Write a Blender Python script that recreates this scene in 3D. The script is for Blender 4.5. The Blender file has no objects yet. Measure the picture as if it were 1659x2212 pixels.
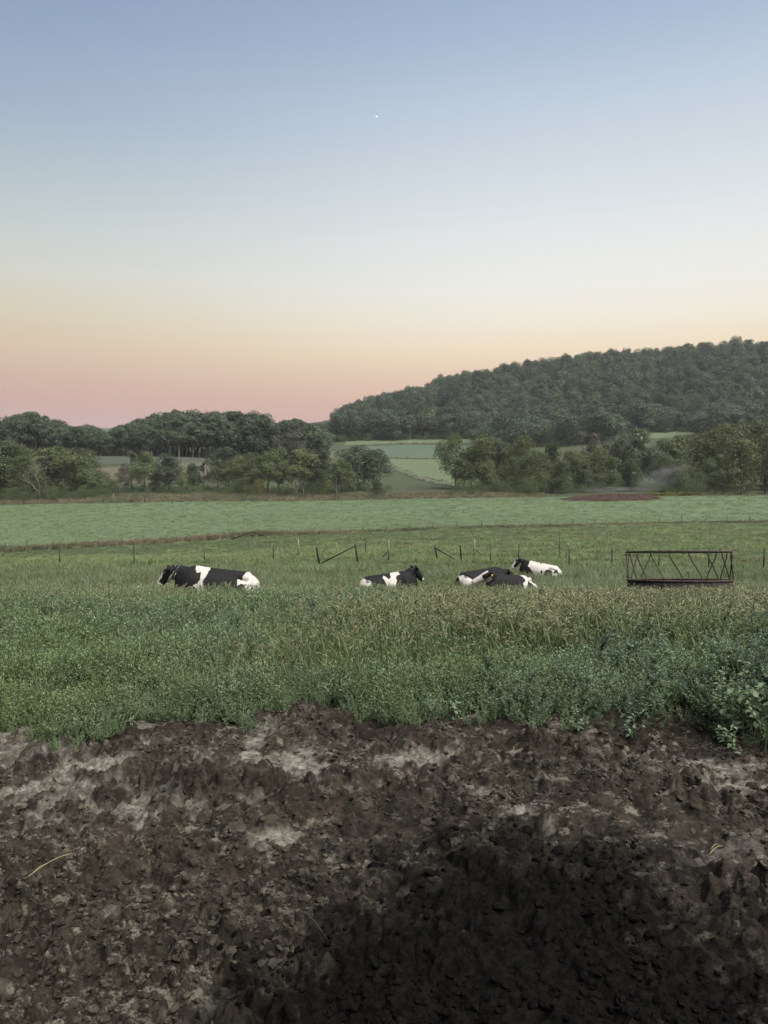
import bpy, bmesh, math, random
import numpy as np
from mathutils import Vector, Matrix, Euler

random.seed(7)
RNG = np.random.default_rng(11)
scene = bpy.context.scene
COL = scene.collection
R = math.radians

# ------------------------------------------------------------------ camera, world, sun, exposure
EYE = 1.65                       # eye height above the yard
PITCH = R(3.63)
FPX = 1671.0                     # focal length for a 1659 x 2212 picture
cam_d = bpy.data.cameras.new('camera')
cam = bpy.data.objects.new('camera', cam_d); COL.objects.link(cam)
cam_d.sensor_fit = 'VERTICAL'
cam_d.sensor_height = 36.0
cam_d.lens = 36.0 * FPX / 2212.0
cam.location = (0, 0, EYE)
cam.rotation_euler = (math.pi / 2 - PITCH, 0, 0)
cam_d.clip_start = 0.05
cam_d.clip_end = 30000
scene.camera = cam

w = bpy.data.worlds.new('World'); scene.world = w; w.use_nodes = True


def srgb(c):
    return tuple(((v / 255.0) / 12.92 if v / 255.0 <= 0.04045 else ((v / 255.0 + 0.055) / 1.055) ** 2.4) for v in c)


def build_world():
    nt = w.node_tree; N = nt.nodes; L = nt.links
    N.clear()
    out = N.new('ShaderNodeOutputWorld'); bg = N.new('ShaderNodeBackground')
    tc = N.new('ShaderNodeTexCoord'); sep = N.new('ShaderNodeSeparateXYZ')
    L.new(tc.outputs['Generated'], sep.inputs[0])
    asn = N.new('ShaderNodeMath'); asn.operation = 'ARCSINE'; L.new(sep.outputs['Z'], asn.inputs[0])
    mr = N.new('ShaderNodeMapRange'); mr.inputs['From Min'].default_value = 0.0
    mr.inputs['From Max'].default_value = R(90); L.new(asn.outputs[0], mr.inputs[0])

    def ramp(stops):
        r = N.new('ShaderNodeValToRGB'); r.color_ramp.interpolation = 'EASE' if False else 'LINEAR'
        el = r.color_ramp.elements
        for i, (deg, c) in enumerate(stops):
            e = el[i] if i < 2 else el.new(deg / 90.0)
            e.position = deg / 90.0; e.color = (*srgb(c), 1)
        L.new(mr.outputs[0], r.inputs[0])
        return r
    left = ramp([(0, (184, 138, 134)), (3.0, (187, 144, 139)), (4.4, (195, 155, 143)), (6.0, (203, 170, 149)), (7.8, (209, 187, 161)),
                 (9.8, (210, 198, 172)), (12.5, (206, 207, 196)), (15.5, (190, 201, 201)), (18.5, (174, 189, 198)),
                 (22.5, (153, 170, 194)), (27, (136, 157, 186)), (30.5, (126, 145, 178)), (45, (108, 130, 170)), (90, (94, 118, 162))])
    right = ramp([(0, (200, 148, 134)), (3.0, (206, 156, 138)), (4.4, (216, 174, 149)), (6.0, (227, 196, 169)), (8.2, (241, 222, 192)),
                  (10.2, (241, 234, 218)), (12.5, (238, 237, 231)), (15.5, (230, 233, 233)), (19.0, (214, 223, 228)),
                  (23.5, (194, 207, 222)), (27.5, (170, 189, 212)), (30.5, (157, 177, 204)), (45, (130, 154, 192)), (90, (106, 132, 174))])
    # the twilight glow lies to the right of the view
    hx = N.new('ShaderNodeMath'); hx.operation = 'MULTIPLY'; L.new(sep.outputs['X'], hx.inputs[0]); hx.inputs[1].default_value = 1.0
    sm = N.new('ShaderNodeMapRange'); sm.interpolation_type = 'SMOOTHERSTEP'
    sm.inputs['From Min'].default_value = -0.70; sm.inputs['From Max'].default_value = 0.36
    L.new(hx.outputs[0], sm.inputs[0])
    mx = N.new('ShaderNodeMix'); mx.data_type = 'RGBA'
    L.new(sm.outputs[0], mx.inputs['Factor']); L.new(left.outputs[0], mx.inputs['A']); L.new(right.outputs[0], mx.inputs['B'])
    L.new(mx.outputs['Result'], bg.inputs[0])
    bg.inputs[1].default_value = 0.575
    L.new(bg.outputs[0], out.inputs[0])


build_world()

sun_d = bpy.data.lights.new('sun', 'SUN'); sun = bpy.data.objects.new('sun', sun_d); COL.objects.link(sun)
sun_d.energy = 4.6
sun_d.angle = R(60)               # the broad glow of a twilight sky, no sharp shadows
sun_d.color = (1.0, 0.955, 0.87)
sun.rotation_euler = Euler((R(30), R(0), R(48)))   # from behind the viewer and to the right, high up
scene.view_settings.view_transform = 'Standard'
scene.view_settings.look = 'None'
scene.view_settings.exposure = 0.80    # exposed for the land, brighter than the dim twilight
scene.view_settings.gamma = 1.0
scene.view_settings.use_curve_mapping = False
scene.render.engine = 'CYCLES'
cy = scene.cycles
cy.max_bounces = 6; cy.diffuse_bounces = 3; cy.glossy_bounces = 1; cy.transmission_bounces = 3
cy.transparent_max_bounces = 6; cy.volume_bounces = 0
cy.caustics_reflective = False; cy.caustics_refractive = False
cy.use_denoising = True


# ------------------------------------------------------------------ helpers
def tag(o, label=None, cat=None, group=None, kind=None):
    if label: o['label'] = label
    if cat: o['category'] = cat
    if group: o['group'] = group
    if kind: o['kind'] = kind
    return o


def link(o, parent=None):
    COL.objects.link(o)
    if parent is not None: o.parent = parent
    return o


def empty(name, loc, rz=0.0):
    o = bpy.data.objects.new(name, None); COL.objects.link(o)
    o.location = loc; o.rotation_euler = (0, 0, rz); o.empty_display_size = 0.2
    return o


def mesh_np(name, V, F, mats=(), mi=None, smooth=False):
    """V: n x 3, F: list of index arrays (each k x 3 or k x 4)"""
    me = bpy.data.meshes.new(name)
    V = np.asarray(V, dtype=np.float32)
    if not isinstance(F, (list, tuple)): F = [F]
    F = [np.asarray(f, dtype=np.int32) for f in F if len(f)]
    loops = np.concatenate([f.ravel() for f in F]); tot = np.concatenate([np.full(len(f), f.shape[1], np.int32) for f in F])
    start = np.concatenate([[0], np.cumsum(tot)[:-1]]).astype(np.int32)
    me.vertices.add(len(V)); me.vertices.foreach_set('co', V.ravel())
    me.loops.add(len(loops)); me.loops.foreach_set('vertex_index', loops)
    me.polygons.add(len(tot)); me.polygons.foreach_set('loop_start', start); me.polygons.foreach_set('loop_total', tot)
    for m in mats: me.materials.append(m)
    if mi is not None: me.polygons.foreach_set('material_index', np.asarray(mi, dtype=np.int32))
    if smooth: me.polygons.foreach_set('use_smooth', np.ones(len(tot), dtype=bool))
    me.update(calc_edges=True); me.validate()
    return me


def obj(name, me, parent=None, loc=None):
    o = bpy.data.objects.new(name, me); COL.objects.link(o)
    if parent is not None: o.parent = parent
    if loc is not None: o.location = loc
    return o


class MB:
    """collects geometry for one mesh"""
    def __init__(s): s.V = []; s.Q = []; s.T = []; s.qm = []; s.tm = []; s.n = 0

    def add(s, V, Q=None, T=None, m=0):
        V = np.asarray(V, dtype=np.float64).reshape(-1, 3)
        if Q is not None and len(Q):
            Q = np.asarray(Q).reshape(-1, 4) + s.n; s.Q.append(Q); s.qm.append(np.full(len(Q), m))
        if T is not None and len(T):
            T = np.asarray(T).reshape(-1, 3) + s.n; s.T.append(T); s.tm.append(np.full(len(T), m))
        s.V.append(V); s.n += len(V)

    def tube(s, P, rad, n=6, m=0, cap=True, flat=1.0, upref=(0, 0, 1)):
        P = np.asarray(P, float); k = len(P)
        rad = np.broadcast_to(np.asarray(rad, float), (k,)) if np.ndim(rad) < 2 else np.asarray(rad, float)
        T = np.gradient(P, axis=0); T /= np.linalg.norm(T, axis=1)[:, None] + 1e-9
        up = np.array(upref, float)
        S = np.cross(T, up); bad = np.linalg.norm(S, axis=1) < 1e-3
        S[bad] = np.cross(T[bad], np.array([0.0, 1.0, 0.02])); S /= np.linalg.norm(S, axis=1)[:, None] + 1e-9
        U = np.cross(S, T)
        a = np.linspace(0, 2 * np.pi, n, endpoint=False)
        if rad.ndim == 1: rs, ru = rad, rad * flat
        else: rs, ru = rad[:, 0], rad[:, 1]
        V = P[:, None, :] + S[:, None, :] * (np.cos(a)[None, :, None] * rs[:, None, None]) + U[:, None, :] * (np.sin(a)[None, :, None] * ru[:, None, None])
        V = V.reshape(-1, 3)
        i = np.arange(k - 1)[:, None] * n; j = np.arange(n)[None, :]; j2 = (j + 1) % n
        Q = np.stack([i + j, i + j2, i + n + j2, i + n + j], -1).reshape(-1, 4)
        Tt = []
        if cap:
            V = np.vstack([V, P[0], P[-1]]); c0 = k * n; c1 = c0 + 1
            for q in range(n):
                q2 = (q + 1) % n
                Tt.append((c0, q2, q)); Tt.append((c1, (k - 1) * n + q, (k - 1) * n + q2))
        s.add(V, Q, Tt, m)

    def box(s, c, d, m=0, rot=None):
        c = np.array(c, float); d = np.array(d, float) / 2
        V = np.array([[x, y, z] for x in (-1, 1) for y in (-1, 1) for z in (-1, 1)], float) * d
        if rot is not None: V = V @ np.array(Euler(rot).to_matrix()).T
        Q = [(0, 1, 3, 2), (4, 6, 7, 5), (0, 4, 5, 1), (2, 3, 7, 6), (0, 2, 6, 4), (1, 5, 7, 3)]
        s.add(V + c, Q, None, m)

    def mesh(s, name, mats=(), smooth=False):
        F = []; mi = []
        if s.Q: F.append(np.concatenate(s.Q)); mi.append(np.concatenate(s.qm))
        if s.T: F.append(np.concatenate(s.T)); mi.append(np.concatenate(s.tm))
        return mesh_np(name, np.concatenate(s.V), F, mats, np.concatenate(mi), smooth)


# --- numpy noise
def _h(ix, iy, seed):
    n = (ix.astype(np.int64) * 374761393 + iy.astype(np.int64) * 668265263 + seed * 2246822519) & 0xFFFFFFFF
    n = ((n ^ (n >> 13)) * 1274126177) & 0xFFFFFFFF
    n = ((n ^ (n >> 16)) * 2654435761) & 0xFFFFFFFF
    n = n ^ (n >> 15)
    return (n & 0xFFFFFF) / float(0xFFFFFF)


def vnoise(x, y, seed=0):
    ix = np.floor(x); iy = np.floor(y); fx = x - ix; fy = y - iy
    ux = fx * fx * fx * (fx * (fx * 6 - 15) + 10); uy = fy * fy * fy * (fy * (fy * 6 - 15) + 10)
    a = _h(ix, iy, seed); b = _h(ix + 1, iy, seed); c = _h(ix, iy + 1, seed); d = _h(ix + 1, iy + 1, seed)
    return (a * (1 - ux) + b * ux) * (1 - uy) + (c * (1 - ux) + d * ux) * uy


def fbm(x, y, seed=0, o=4, gain=0.5):
    s = 0; a = 1; t = 0
    for k in range(o):
        s = s + a * vnoise(x * 2 ** k + 17.3 * k, y * 2 ** k - 9.1 * k, seed + k); t += a; a *= gain
    return s / t


def worley(x, y, seed=0):
    ix = np.floor(x); iy = np.floor(y)
    f1 = np.full(x.shape, 9.0); f2 = np.full(x.shape, 9.0); idv = np.zeros(x.shape)
    for dx in (-1, 0, 1):
        for dy in (-1, 0, 1):
            cx = ix + dx; cy_ = iy + dy
            px = cx + _h(cx, cy_, seed); py = cy_ + _h(cx, cy_, seed + 57)
            d = np.hypot(px - x, py - y); hid = _h(cx, cy_, seed + 91)
            closer = d < f1
            f2 = np.where(closer, f1, np.minimum(f2, d)); idv = np.where(closer, hid, idv); f1 = np.where(closer, d, f1)
    return f1, f2, idv


# --- materials
def newmat(name):
    m = bpy.data.materials.new(name); m.use_nodes = True
    m.node_tree.nodes.clear()
    return m, m.node_tree.nodes, m.node_tree.links


def mixrgb(N, L, a, b, fac, blend='MIX'):
    x = N.new('ShaderNodeMix'); x.data_type = 'RGBA'; x.blend_type = blend
    for sock, v in (('A', a), ('B', b)):
        if isinstance(v, tuple): x.inputs[sock].default_value = (*v[:3], 1)
        else: L.new(v, x.inputs[sock])
    if isinstance(fac, (int, float)): x.inputs['Factor'].default_value = fac
    else: L.new(fac, x.inputs['Factor'])
    return x.outputs['Result']


def noise(N, L, scale, detail=4, rough=0.55, vec=None, lo=0.35, hi=0.65, stretch=None):
    t = N.new('ShaderNodeTexNoise'); t.inputs['Scale'].default_value = scale
    t.inputs['Detail'].default_value = detail; t.inputs['Roughness'].default_value = rough
    if vec is None:
        g = N.new('ShaderNodeNewGeometry'); vec = g.outputs['Position']
    if stretch:
        mp = N.new('ShaderNodeVectorMath'); mp.operation = 'MULTIPLY'; mp.inputs[1].default_value = stretch
        L.new(vec, mp.inputs[0]); vec = mp.outputs[0]
    L.new(vec, t.inputs['Vector'])
    mr = N.new('ShaderNodeMapRange'); mr.inputs['From Min'].default_value = lo; mr.inputs['From Max'].default_value = hi
    L.new(t.outputs['Fac'], mr.inputs[0])
    return mr.outputs[0]


def principled(N, L, color, rough=0.8, spec=0.3, bump=None, bump_d=0.02, bump_s=0.6, metal=0.0):
    p = N.new('ShaderNodeBsdfPrincipled'); o = N.new('ShaderNodeOutputMaterial')
    if isinstance(color, tuple): p.inputs['Base Color'].default_value = (*color[:3], 1)
    else: L.new(color, p.inputs['Base Color'])
    if isinstance(rough, (int, float)): p.inputs['Roughness'].default_value = rough
    else: L.new(rough, p.inputs['Roughness'])
    p.inputs['Specular IOR Level'].default_value = spec; p.inputs['Metallic'].default_value = metal
    if bump is not None:
        b = N.new('ShaderNodeBump'); b.inputs['Distance'].default_value = bump_d; b.inputs['Strength'].default_value = bump_s
        L.new(bump, b.inputs['Height']); L.new(b.outputs[0], p.inputs['Normal'])
    L.new(p.outputs[0], o.inputs[0])
    return p


def leaf_mat(name, a, b, c=None, zscale=0.3, transl=0.25, inst=0.35, rough=0.55, spec=0.25):
    """a/b: colours mixed per leaf, c: colour of patches of ground where the plants are different"""
    m, N, L = newmat(name)
    g = N.new('ShaderNodeNewGeometry'); oi = N.new('ShaderNodeObjectInfo')
    col = mixrgb(N, L, a, b, g.outputs['Random Per Island'])
    if c is not None:
        col = mixrgb(N, L, col, c, noise(N, L, zscale, 3, 0.6, lo=0.42, hi=0.62))
    hsv = N.new('ShaderNodeHueSaturation')
    mr = N.new('ShaderNodeMapRange'); mr.inputs['To Min'].default_value = 1 - inst; mr.inputs['To Max'].default_value = 1 + inst
    L.new(oi.outputs['Random'], mr.inputs[0]); L.new(mr.outputs[0], hsv.inputs['Value']); L.new(col, hsv.inputs['Color'])
    p = N.new('ShaderNodeBsdfPrincipled'); t = N.new('ShaderNodeBsdfTranslucent'); ms = N.new('ShaderNodeMixShader'); o = N.new('ShaderNodeOutputMaterial')
    L.new(hsv.outputs[0], p.inputs['Base Color']); L.new(hsv.outputs[0], t.inputs['Color'])
    p.inputs['Roughness'].default_value = rough; p.inputs['Specular IOR Level'].default_value = spec
    ms.inputs[0].default_value = transl
    L.new(p.outputs[0], ms.inputs[1]); L.new(t.outputs[0], ms.inputs[2]); L.new(ms.outputs[0], o.inputs[0])
    return m


def plain(name, c, rough=0.7, spec=0.3, var=0.35, scale=20, metal=0.0, c2=None, bump=0.004):
    m, N, L = newmat(name)
    f = noise(N, L, scale, 5, 0.6)
    col = mixrgb(N, L, tuple(v * (1 - var) for v in c), c2 if c2 else tuple(min(1, v * (1 + var)) for v in c), f)
    principled(N, L, col, rough, spec, f, bump, 0.6, metal)
    return m


# ------------------------------------------------------------------ terrain
# picture rows (1659 x 2212) of the bare ground at given distances, for directions given as picture columns
YK = np.array([16.6, 23, 46, 115, 160, 215, 260, 350, 450, 560, 700, 900, 1200, 2000, 3500.0])
XK = np.array([-900, 0, 400, 690, 745, 830, 1000, 1250, 1500, 1659, 2600.0])
ROWS = np.array([
    # 16.6   46   115   160   215   260  350  450  560  700  900 1200 2000 3500
    [1313, 1296, 1224, 1205, 1135, 1098, 1074, 985, 975, 968, 960, 950, 940, 930, 925],
    [1313, 1296, 1224, 1189, 1132, 1092, 1070, 985, 975, 968, 960, 950, 940, 930, 925],
    [1312, 1296, 1221, 1178, 1128, 1084, 1066, 988, 976, 966, 957, 948, 938, 930, 925],
    [1312, 1296, 1219, 1163, 1124, 1081, 1062, 1010, 980, 957, 948, 938, 932, 928, 924],
    [1312, 1296, 1219, 1161, 1122, 1080, 1061, 1012, 982, 952, 924, 914, 920, 928, 924],
    [1312, 1296, 1219, 1157, 1119, 1079, 1061, 1015, 983, 950, 903, 893, 905, 920, 924],
    [1312, 1296, 1219, 1153, 1117, 1075, 1060, 1006, 978, 948, 872, 842, 872, 905, 924],
    [1313, 1296, 1220, 1150, 1120, 1072, 1059, 1000, 968, 940, 846, 803, 835, 890, 920],
    [1313, 1296, 1221, 1150, 1124, 1071, 1058, 1000, 958, 932, 838, 783, 815, 880, 920],
    [1313, 1296, 1222, 1150, 1126, 1071, 1058, 1000, 952, 928, 832, 770, 805, 870, 920],
    [1313, 1296, 1224, 1152, 1130, 1072, 1058, 1000, 950, 926, 820, 760, 800, 865, 920],
], float)


def row_to_h(row, Y):
    dep = np.arctan((row - 1106.0) / FPX) + PITCH
    return EYE - Y * np.tan(dep)


def pchip(xk, yk, x):
    h = np.diff(xk); d = np.diff(yk) / h; n = len(xk); m = np.zeros(n)
    for i in range(1, n - 1):
        if d[i - 1] * d[i] > 0:
            w1 = 2 * h[i] + h[i - 1]; w2 = h[i] + 2 * h[i - 1]; m[i] = (w1 + w2) / (w1 / d[i - 1] + w2 / d[i])
    m[0] = d[0]; m[-1] = d[-1]
    i = np.clip(np.searchsorted(xk, x) - 1, 0, n - 2); t = (x - xk[i]) / h[i]
    return ((1 + 2 * t) * (1 - t) ** 2 * yk[i] + t * (1 - t) ** 2 * h[i] * m[i] + t * t * (3 - 2 * t) * yk[i + 1] + t * t * (t - 1) * h[i] * m[i + 1])


NY, NX = 700, 160
GLY = np.linspace(math.log(2.0), math.log(4000), NY); GX = np.linspace(-1400, 3100, NX)
_T = np.zeros((NY, len(XK)))
for k in range(len(XK)):
    yk = np.concatenate([[0.5, 4.9, 6.5], YK]); hk = np.concatenate([[0, 0, -0.13], row_to_h(ROWS[k], YK)])
    _T[:, k] = pchip(yk, hk, np.exp(GLY))
TAB = np.array([np.interp(GX, XK, _T[i]) for i in range(NY)])
for _ in range(6):
    TAB[:, 1:-1] = 0.25 * TAB[:, :-2] + 0.5 * TAB[:, 1:-1] + 0.25 * TAB[:, 2:]


def H(x, y):
    x = np.asarray(x, float); y = np.asarray(y, float)
    yy = np.clip(y, 2.0, 3990.0)
    u = np.clip((829.5 + FPX * x / yy - GX[0]) / (GX[1] - GX[0]), 0, NX - 1.001)
    v = np.clip((np.log(yy) - GLY[0]) / (GLY[1] - GLY[0]), 0, NY - 1.001)
    i = v.astype(int); j = u.astype(int); fv = v - i; fu = u - j
    h = (TAB[i, j] * (1 - fv) * (1 - fu) + TAB[i + 1, j] * fv * (1 - fu) + TAB[i, j + 1] * (1 - fv) * fu + TAB[i + 1, j + 1] * fv * fu)
    bump = (fbm(x / 2.2, y / 2.2, 5, 3) - 0.5) * 0.07 * np.clip((y - 6) / 6, 0, 1) + (fbm(x / 14, y / 14, 8, 3) - 0.5) * 0.28 * np.clip((y - 30) / 40, 0, 1) * np.clip((330 - y) / 60, 0, 1)
    return h + bump


_YS = np.exp(np.linspace(math.log(1.2), math.log(3900), 6000))


def hit(px, row, y0=1.2):
    """ground point seen at a picture position"""
    t = (px - 829.5) / FPX; up = -(row - 1106.0) / FPX
    c, s = math.cos(PITCH), math.sin(PITCH)
    d = np.array([t, c + up * s, up * c - s])
    Y = _YS[_YS > y0]; k = Y / d[1]
    gap = EYE + k * d[2] - H(k * d[0], Y)
    neg = np.nonzero(gap <= 0)[0]
    i = neg[0] if len(neg) else len(Y) - 1
    return np.array([k[i] * d[0], Y[i], float(H(k[i] * d[0], Y[i]))])


def at_depth(px, Y):
    x = (px - 829.5) / FPX * Y
    return np.array([x, Y, float(H(x, Y))])


def curve_Y(pts, y0=1.2):
    """picture polyline -> distance as a function of direction x / y"""
    P = [hit(a, b, y0) for a, b in pts]
    return np.array([p[0] / p[1] for p in P]), np.array([p[1] for p in P])


TS = np.concatenate([np.linspace(-4, -0.8, 14)[:-1], np.linspace(-0.8, 0.8, 161), np.linspace(0.8, 4, 14)[1:]])


def patch(name, Y0, Y1, ny, m, ts=TS, lift=0.0, power=1.0, sort=True):
    """sheet between two distance curves"""
    s = np.linspace(0, 1, ny) ** power
    f0 = Y0(ts); f1 = Y1(ts)
    Y = np.exp(np.log(f0)[None, :] * (1 - s)[:, None] + np.log(f1)[None, :] * s[:, None])
    X = Y * ts[None, :]
    Z = H(X, Y) + lift
    V = np.stack([X, Y, Z], -1).reshape(-1, 3); n = len(ts)
    i = np.arange(ny - 1)[:, None] * n; j = np.arange(n - 1)[None, :]
    Q = np.stack([i + j, i + j + 1, i + n + j + 1, i + n + j], -1).reshape(-1, 4)
    return obj(name, mesh_np(name, V, Q, [m], smooth=True))


STRIP = curve_Y([(-500, 1235), (0, 1190), (200, 1178), (400, 1168), (560, 1156), (660, 1153), (830, 1147), (1000, 1141), (1250, 1135), (1450, 1130), (1659, 1127), (2300, 1120)], 50)
FIELD_END = curve_Y([(-500, 1098), (0, 1092), (300, 1086), (600, 1083), (830, 1080), (1000, 1076), (1250, 1073), (1659, 1071), (2300, 1071)], 150)
fY_mud = lambda t: np.full(np.shape(t), 6.4)
fY_strip = lambda t: np.interp(t, *STRIP)
fY_field = lambda t: np.interp(t, *FIELD_END)
fY_mead = lambda t: np.interp(t, [-4, -0.5, -0.08, -0.066, 0.5, 4], [352, 352, 368, 558, 558, 558])
fY_far = lambda t: np.full(np.shape(t), 3900.0)


def ground_mat(name, a, b, c, s1=0.25, s2=3.0, s3=25.0, bump=0.05, stretch=None, d=None):
    m, N, L = newmat(name)
    f1 = noise(N, L, s1, 4, 0.6); f2 = noise(N, L, s2, 5, 0.65, stretch=stretch); f3 = noise(N, L, s3, 5, 0.7, lo=0.3, hi=0.7)
    col = mixrgb(N, L, a, b, f1); col = mixrgb(N, L, col, c, f2)
    col = mixrgb(N, L, col, tuple(v * 0.45 for v in a), f3) if d is None else mixrgb(N, L, col, d, f3)
    principled(N, L, col, 0.9, 0.15, f3, bump, 0.7)
    return m


M_pasture = ground_mat('pasture_ground', (0.060, 0.085, 0.035), (0.085, 0.105, 0.040), (0.050, 0.062, 0.030))
M_hay = ground_mat('hay_field_ground', (0.1155, 0.1515, 0.0762), (0.1279, 0.1589, 0.0762), (0.0990, 0.1331, 0.0668), 0.03, 0.5, 2.5, 0.08, stretch=(0.35, 1.4, 1), d=(0.0495, 0.0850, 0.0436))
M_meadow = ground_mat('meadow_ground', (0.060, 0.072, 0.036), (0.082, 0.084, 0.046), (0.048, 0.062, 0.032), 0.02, 0.25, 1.4, 0.3, d=(0.040, 0.046, 0.025))
M_floor = ground_mat('woodland_ground', (0.04, 0.055, 0.03), (0.05, 0.06, 0.035), (0.03, 0.04, 0.02), 0.02, 0.2, 1.0, 0.3)
M_green = ground_mat('green_field_ground', (0.0963, 0.1237, 0.0651), (0.1069, 0.1302, 0.0670), (0.0856, 0.1107, 0.0589), 0.03, 0.3, 1.5, 0.15, stretch=(0.5, 1.2, 1), d=(0.0749, 0.0977, 0.0527))
M_grey = ground_mat('stubble_ground', (0.074, 0.098, 0.064), (0.086, 0.108, 0.068), (0.064, 0.088, 0.058), 0.03, 0.3, 1.5, 0.1, d=(0.056, 0.078, 0.052))
M_tan = ground_mat('dry_grass_ground', (0.1224, 0.1080, 0.0756), (0.1008, 0.0936, 0.0648), (0.0864, 0.0828, 0.0540), 0.03, 0.3, 1.2, 0.2, d=(0.0720, 0.0684, 0.0432))
M_fallow = ground_mat('fallow_ground', (0.0640, 0.0704, 0.0528), (0.0720, 0.0760, 0.0576), (0.0560, 0.0640, 0.0480), 0.03, 0.3, 1.2, 0.2, d=(0.0480, 0.0560, 0.0400))
M_track = ground_mat('track_ground', (0.1200, 0.1200, 0.0960), (0.1020, 0.1080, 0.0840), (0.0840, 0.0960, 0.0660), 0.1, 0.8, 4, 0.05, d=(0.0720, 0.0840, 0.0540))

o = patch('pasture', fY_mud, fY_strip, 150, M_pasture); tag(o, 'rough grazed pasture sloping down from the muddy yard to the line fence', 'pasture', kind='structure')
o = patch('hay_field', fY_strip, fY_field, 70, M_hay); tag(o, 'smooth blue green hay field beyond the line fence', 'field', kind='structure')
o = patch('meadow', fY_field, fY_mead, 70, M_meadow); tag(o, 'brownish rough meadow between the hay field and the woods', 'meadow', kind='structure')
o = patch('woodland_hill', fY_mead, fY_far, 110, M_floor); tag(o, 'wooded hill rising to the right behind the fields', 'hill', kind='structure')


def strip_patch(name, top, bot, m, lift, y0, n=60, ny=14):
    a = curve_Y(top, y0); b = curve_Y(bot, y0)
    t0 = max(a[0][0], b[0][0]); t1 = min(a[0][-1], b[0][-1])
    return patch(name, lambda t: np.interp(t, *b), lambda t: np.interp(t, *a), ny, m, np.linspace(t0, t1, n), lift)


o = strip_patch('green_field', [(833, 991), (945, 993), (1080, 996)], [(833, 999), (860, 1016), (900, 1034), (945, 1047), (1080, 1060)], M_green, 0.10, 230)
tag(o, 'small bright green field on the rise left of the right hand trees', 'field', kind='structure')
o = strip_patch('stubble_field', [(735, 975), (790, 965), (870, 961), (1090, 961)], [(735, 978), (833, 988.5), (945, 991), (1090, 994)], M_grey, 0.10, 250)
tag(o, 'grey green strip of field above the small green field', 'field', kind='structure')
o = strip_patch('hill_foot_field', [(745, 951), (870, 949), (1000, 948), (1060, 947)], [(745, 963), (790, 961), (870, 958), (1000, 957), (1060, 955)], M_green, 0.15, 380)
tag(o, 'narrow green field at the left foot of the wooded hill', 'field', kind='structure')
o = strip_patch('woodland_clearing', [(1330, 936), (1400, 934), (1500, 932.5)], [(1330, 950), (1400, 948), (1500, 944)], M_green, 0.15, 380)
tag(o, 'small green clearing glimpsed above the right hand trees', 'field', kind='structure')
o = strip_patch('fallow_field', [(150, 986.5), (400, 988), (560, 992)], [(150, 1004), (400, 1004), (560, 999)], M_fallow, 0.10, 240)
tag(o, 'dull grey brown field in front of the left woods', 'field', kind='structure')
o = strip_patch('dry_grass_bank', [(200, 1012), (330, 1007), (480, 999), (560, 993), (720, 972)], [(200, 1052), (330, 1042), (480, 1022), (560, 1008), (720, 990)], M_tan, 0.12, 240)
tag(o, 'pale dry grass bank between the left woods and the nearer trees', 'bank', kind='structure')
o = strip_patch('track', [(830, 996), (858, 1012), (900, 1029), (945, 1041), (1000, 1049)], [(830, 1000), (858, 1018), (900, 1036), (945, 1047), (1000, 1054)], M_track, 0.2, 230, ny=5)
tag(o, 'pale farm track bending along the edge of the small green field', 'track', kind='structure')

# ------------------------------------------------------------------ the muddy yard
def mul(N, L, a, b):
    x = N.new('ShaderNodeMath'); x.operation = 'MULTIPLY'
    for k, v in enumerate((a, b)):
        if isinstance(v, (int, float)): x.inputs[k].default_value = v
        else: L.new(v, x.inputs[k])
    return x.outputs[0]


def mud_color(N, L):
    f_a = noise(N, L, 24, 8, 0.75, lo=0.40, hi=0.60); f_c = noise(N, L, 60, 5, 0.7, lo=0.35, hi=0.7)
    col = mixrgb(N, L, (0.0100, 0.0083, 0.0062), (0.040, 0.0335, 0.0248), f_a)
    col = mixrgb(N, L, col, (0.0135, 0.0105, 0.0085), mul(N, L, noise(N, L, 3.4, 5, 0.65, lo=0.50, hi=0.62), .8))
    pal = mul(N, L, noise(N, L, 12, 9, 0.8, lo=0.540, hi=0.595, stretch=(0.75, 1.25, 1)), noise(N, L, 1.2, 4, 0.6, lo=0.30, hi=0.54))
    col = mixrgb(N, L, col, (0.128, 0.115, 0.092), pal)
    col = mixrgb(N, L, col, (0.052, 0.040, 0.031), mul(N, L, noise(N, L, 1.9, 6, 0.75, lo=0.50, hi=0.68), .55))
    return col, f_a, f_c


def blob(px, py, cx, cy, rx, ry):
    return np.exp(-(((px - cx) / rx) ** 2 + ((py - cy) / ry) ** 2))


def yard_xy(px, row):
    p = hit(px, row); return p[0], p[1]


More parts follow.
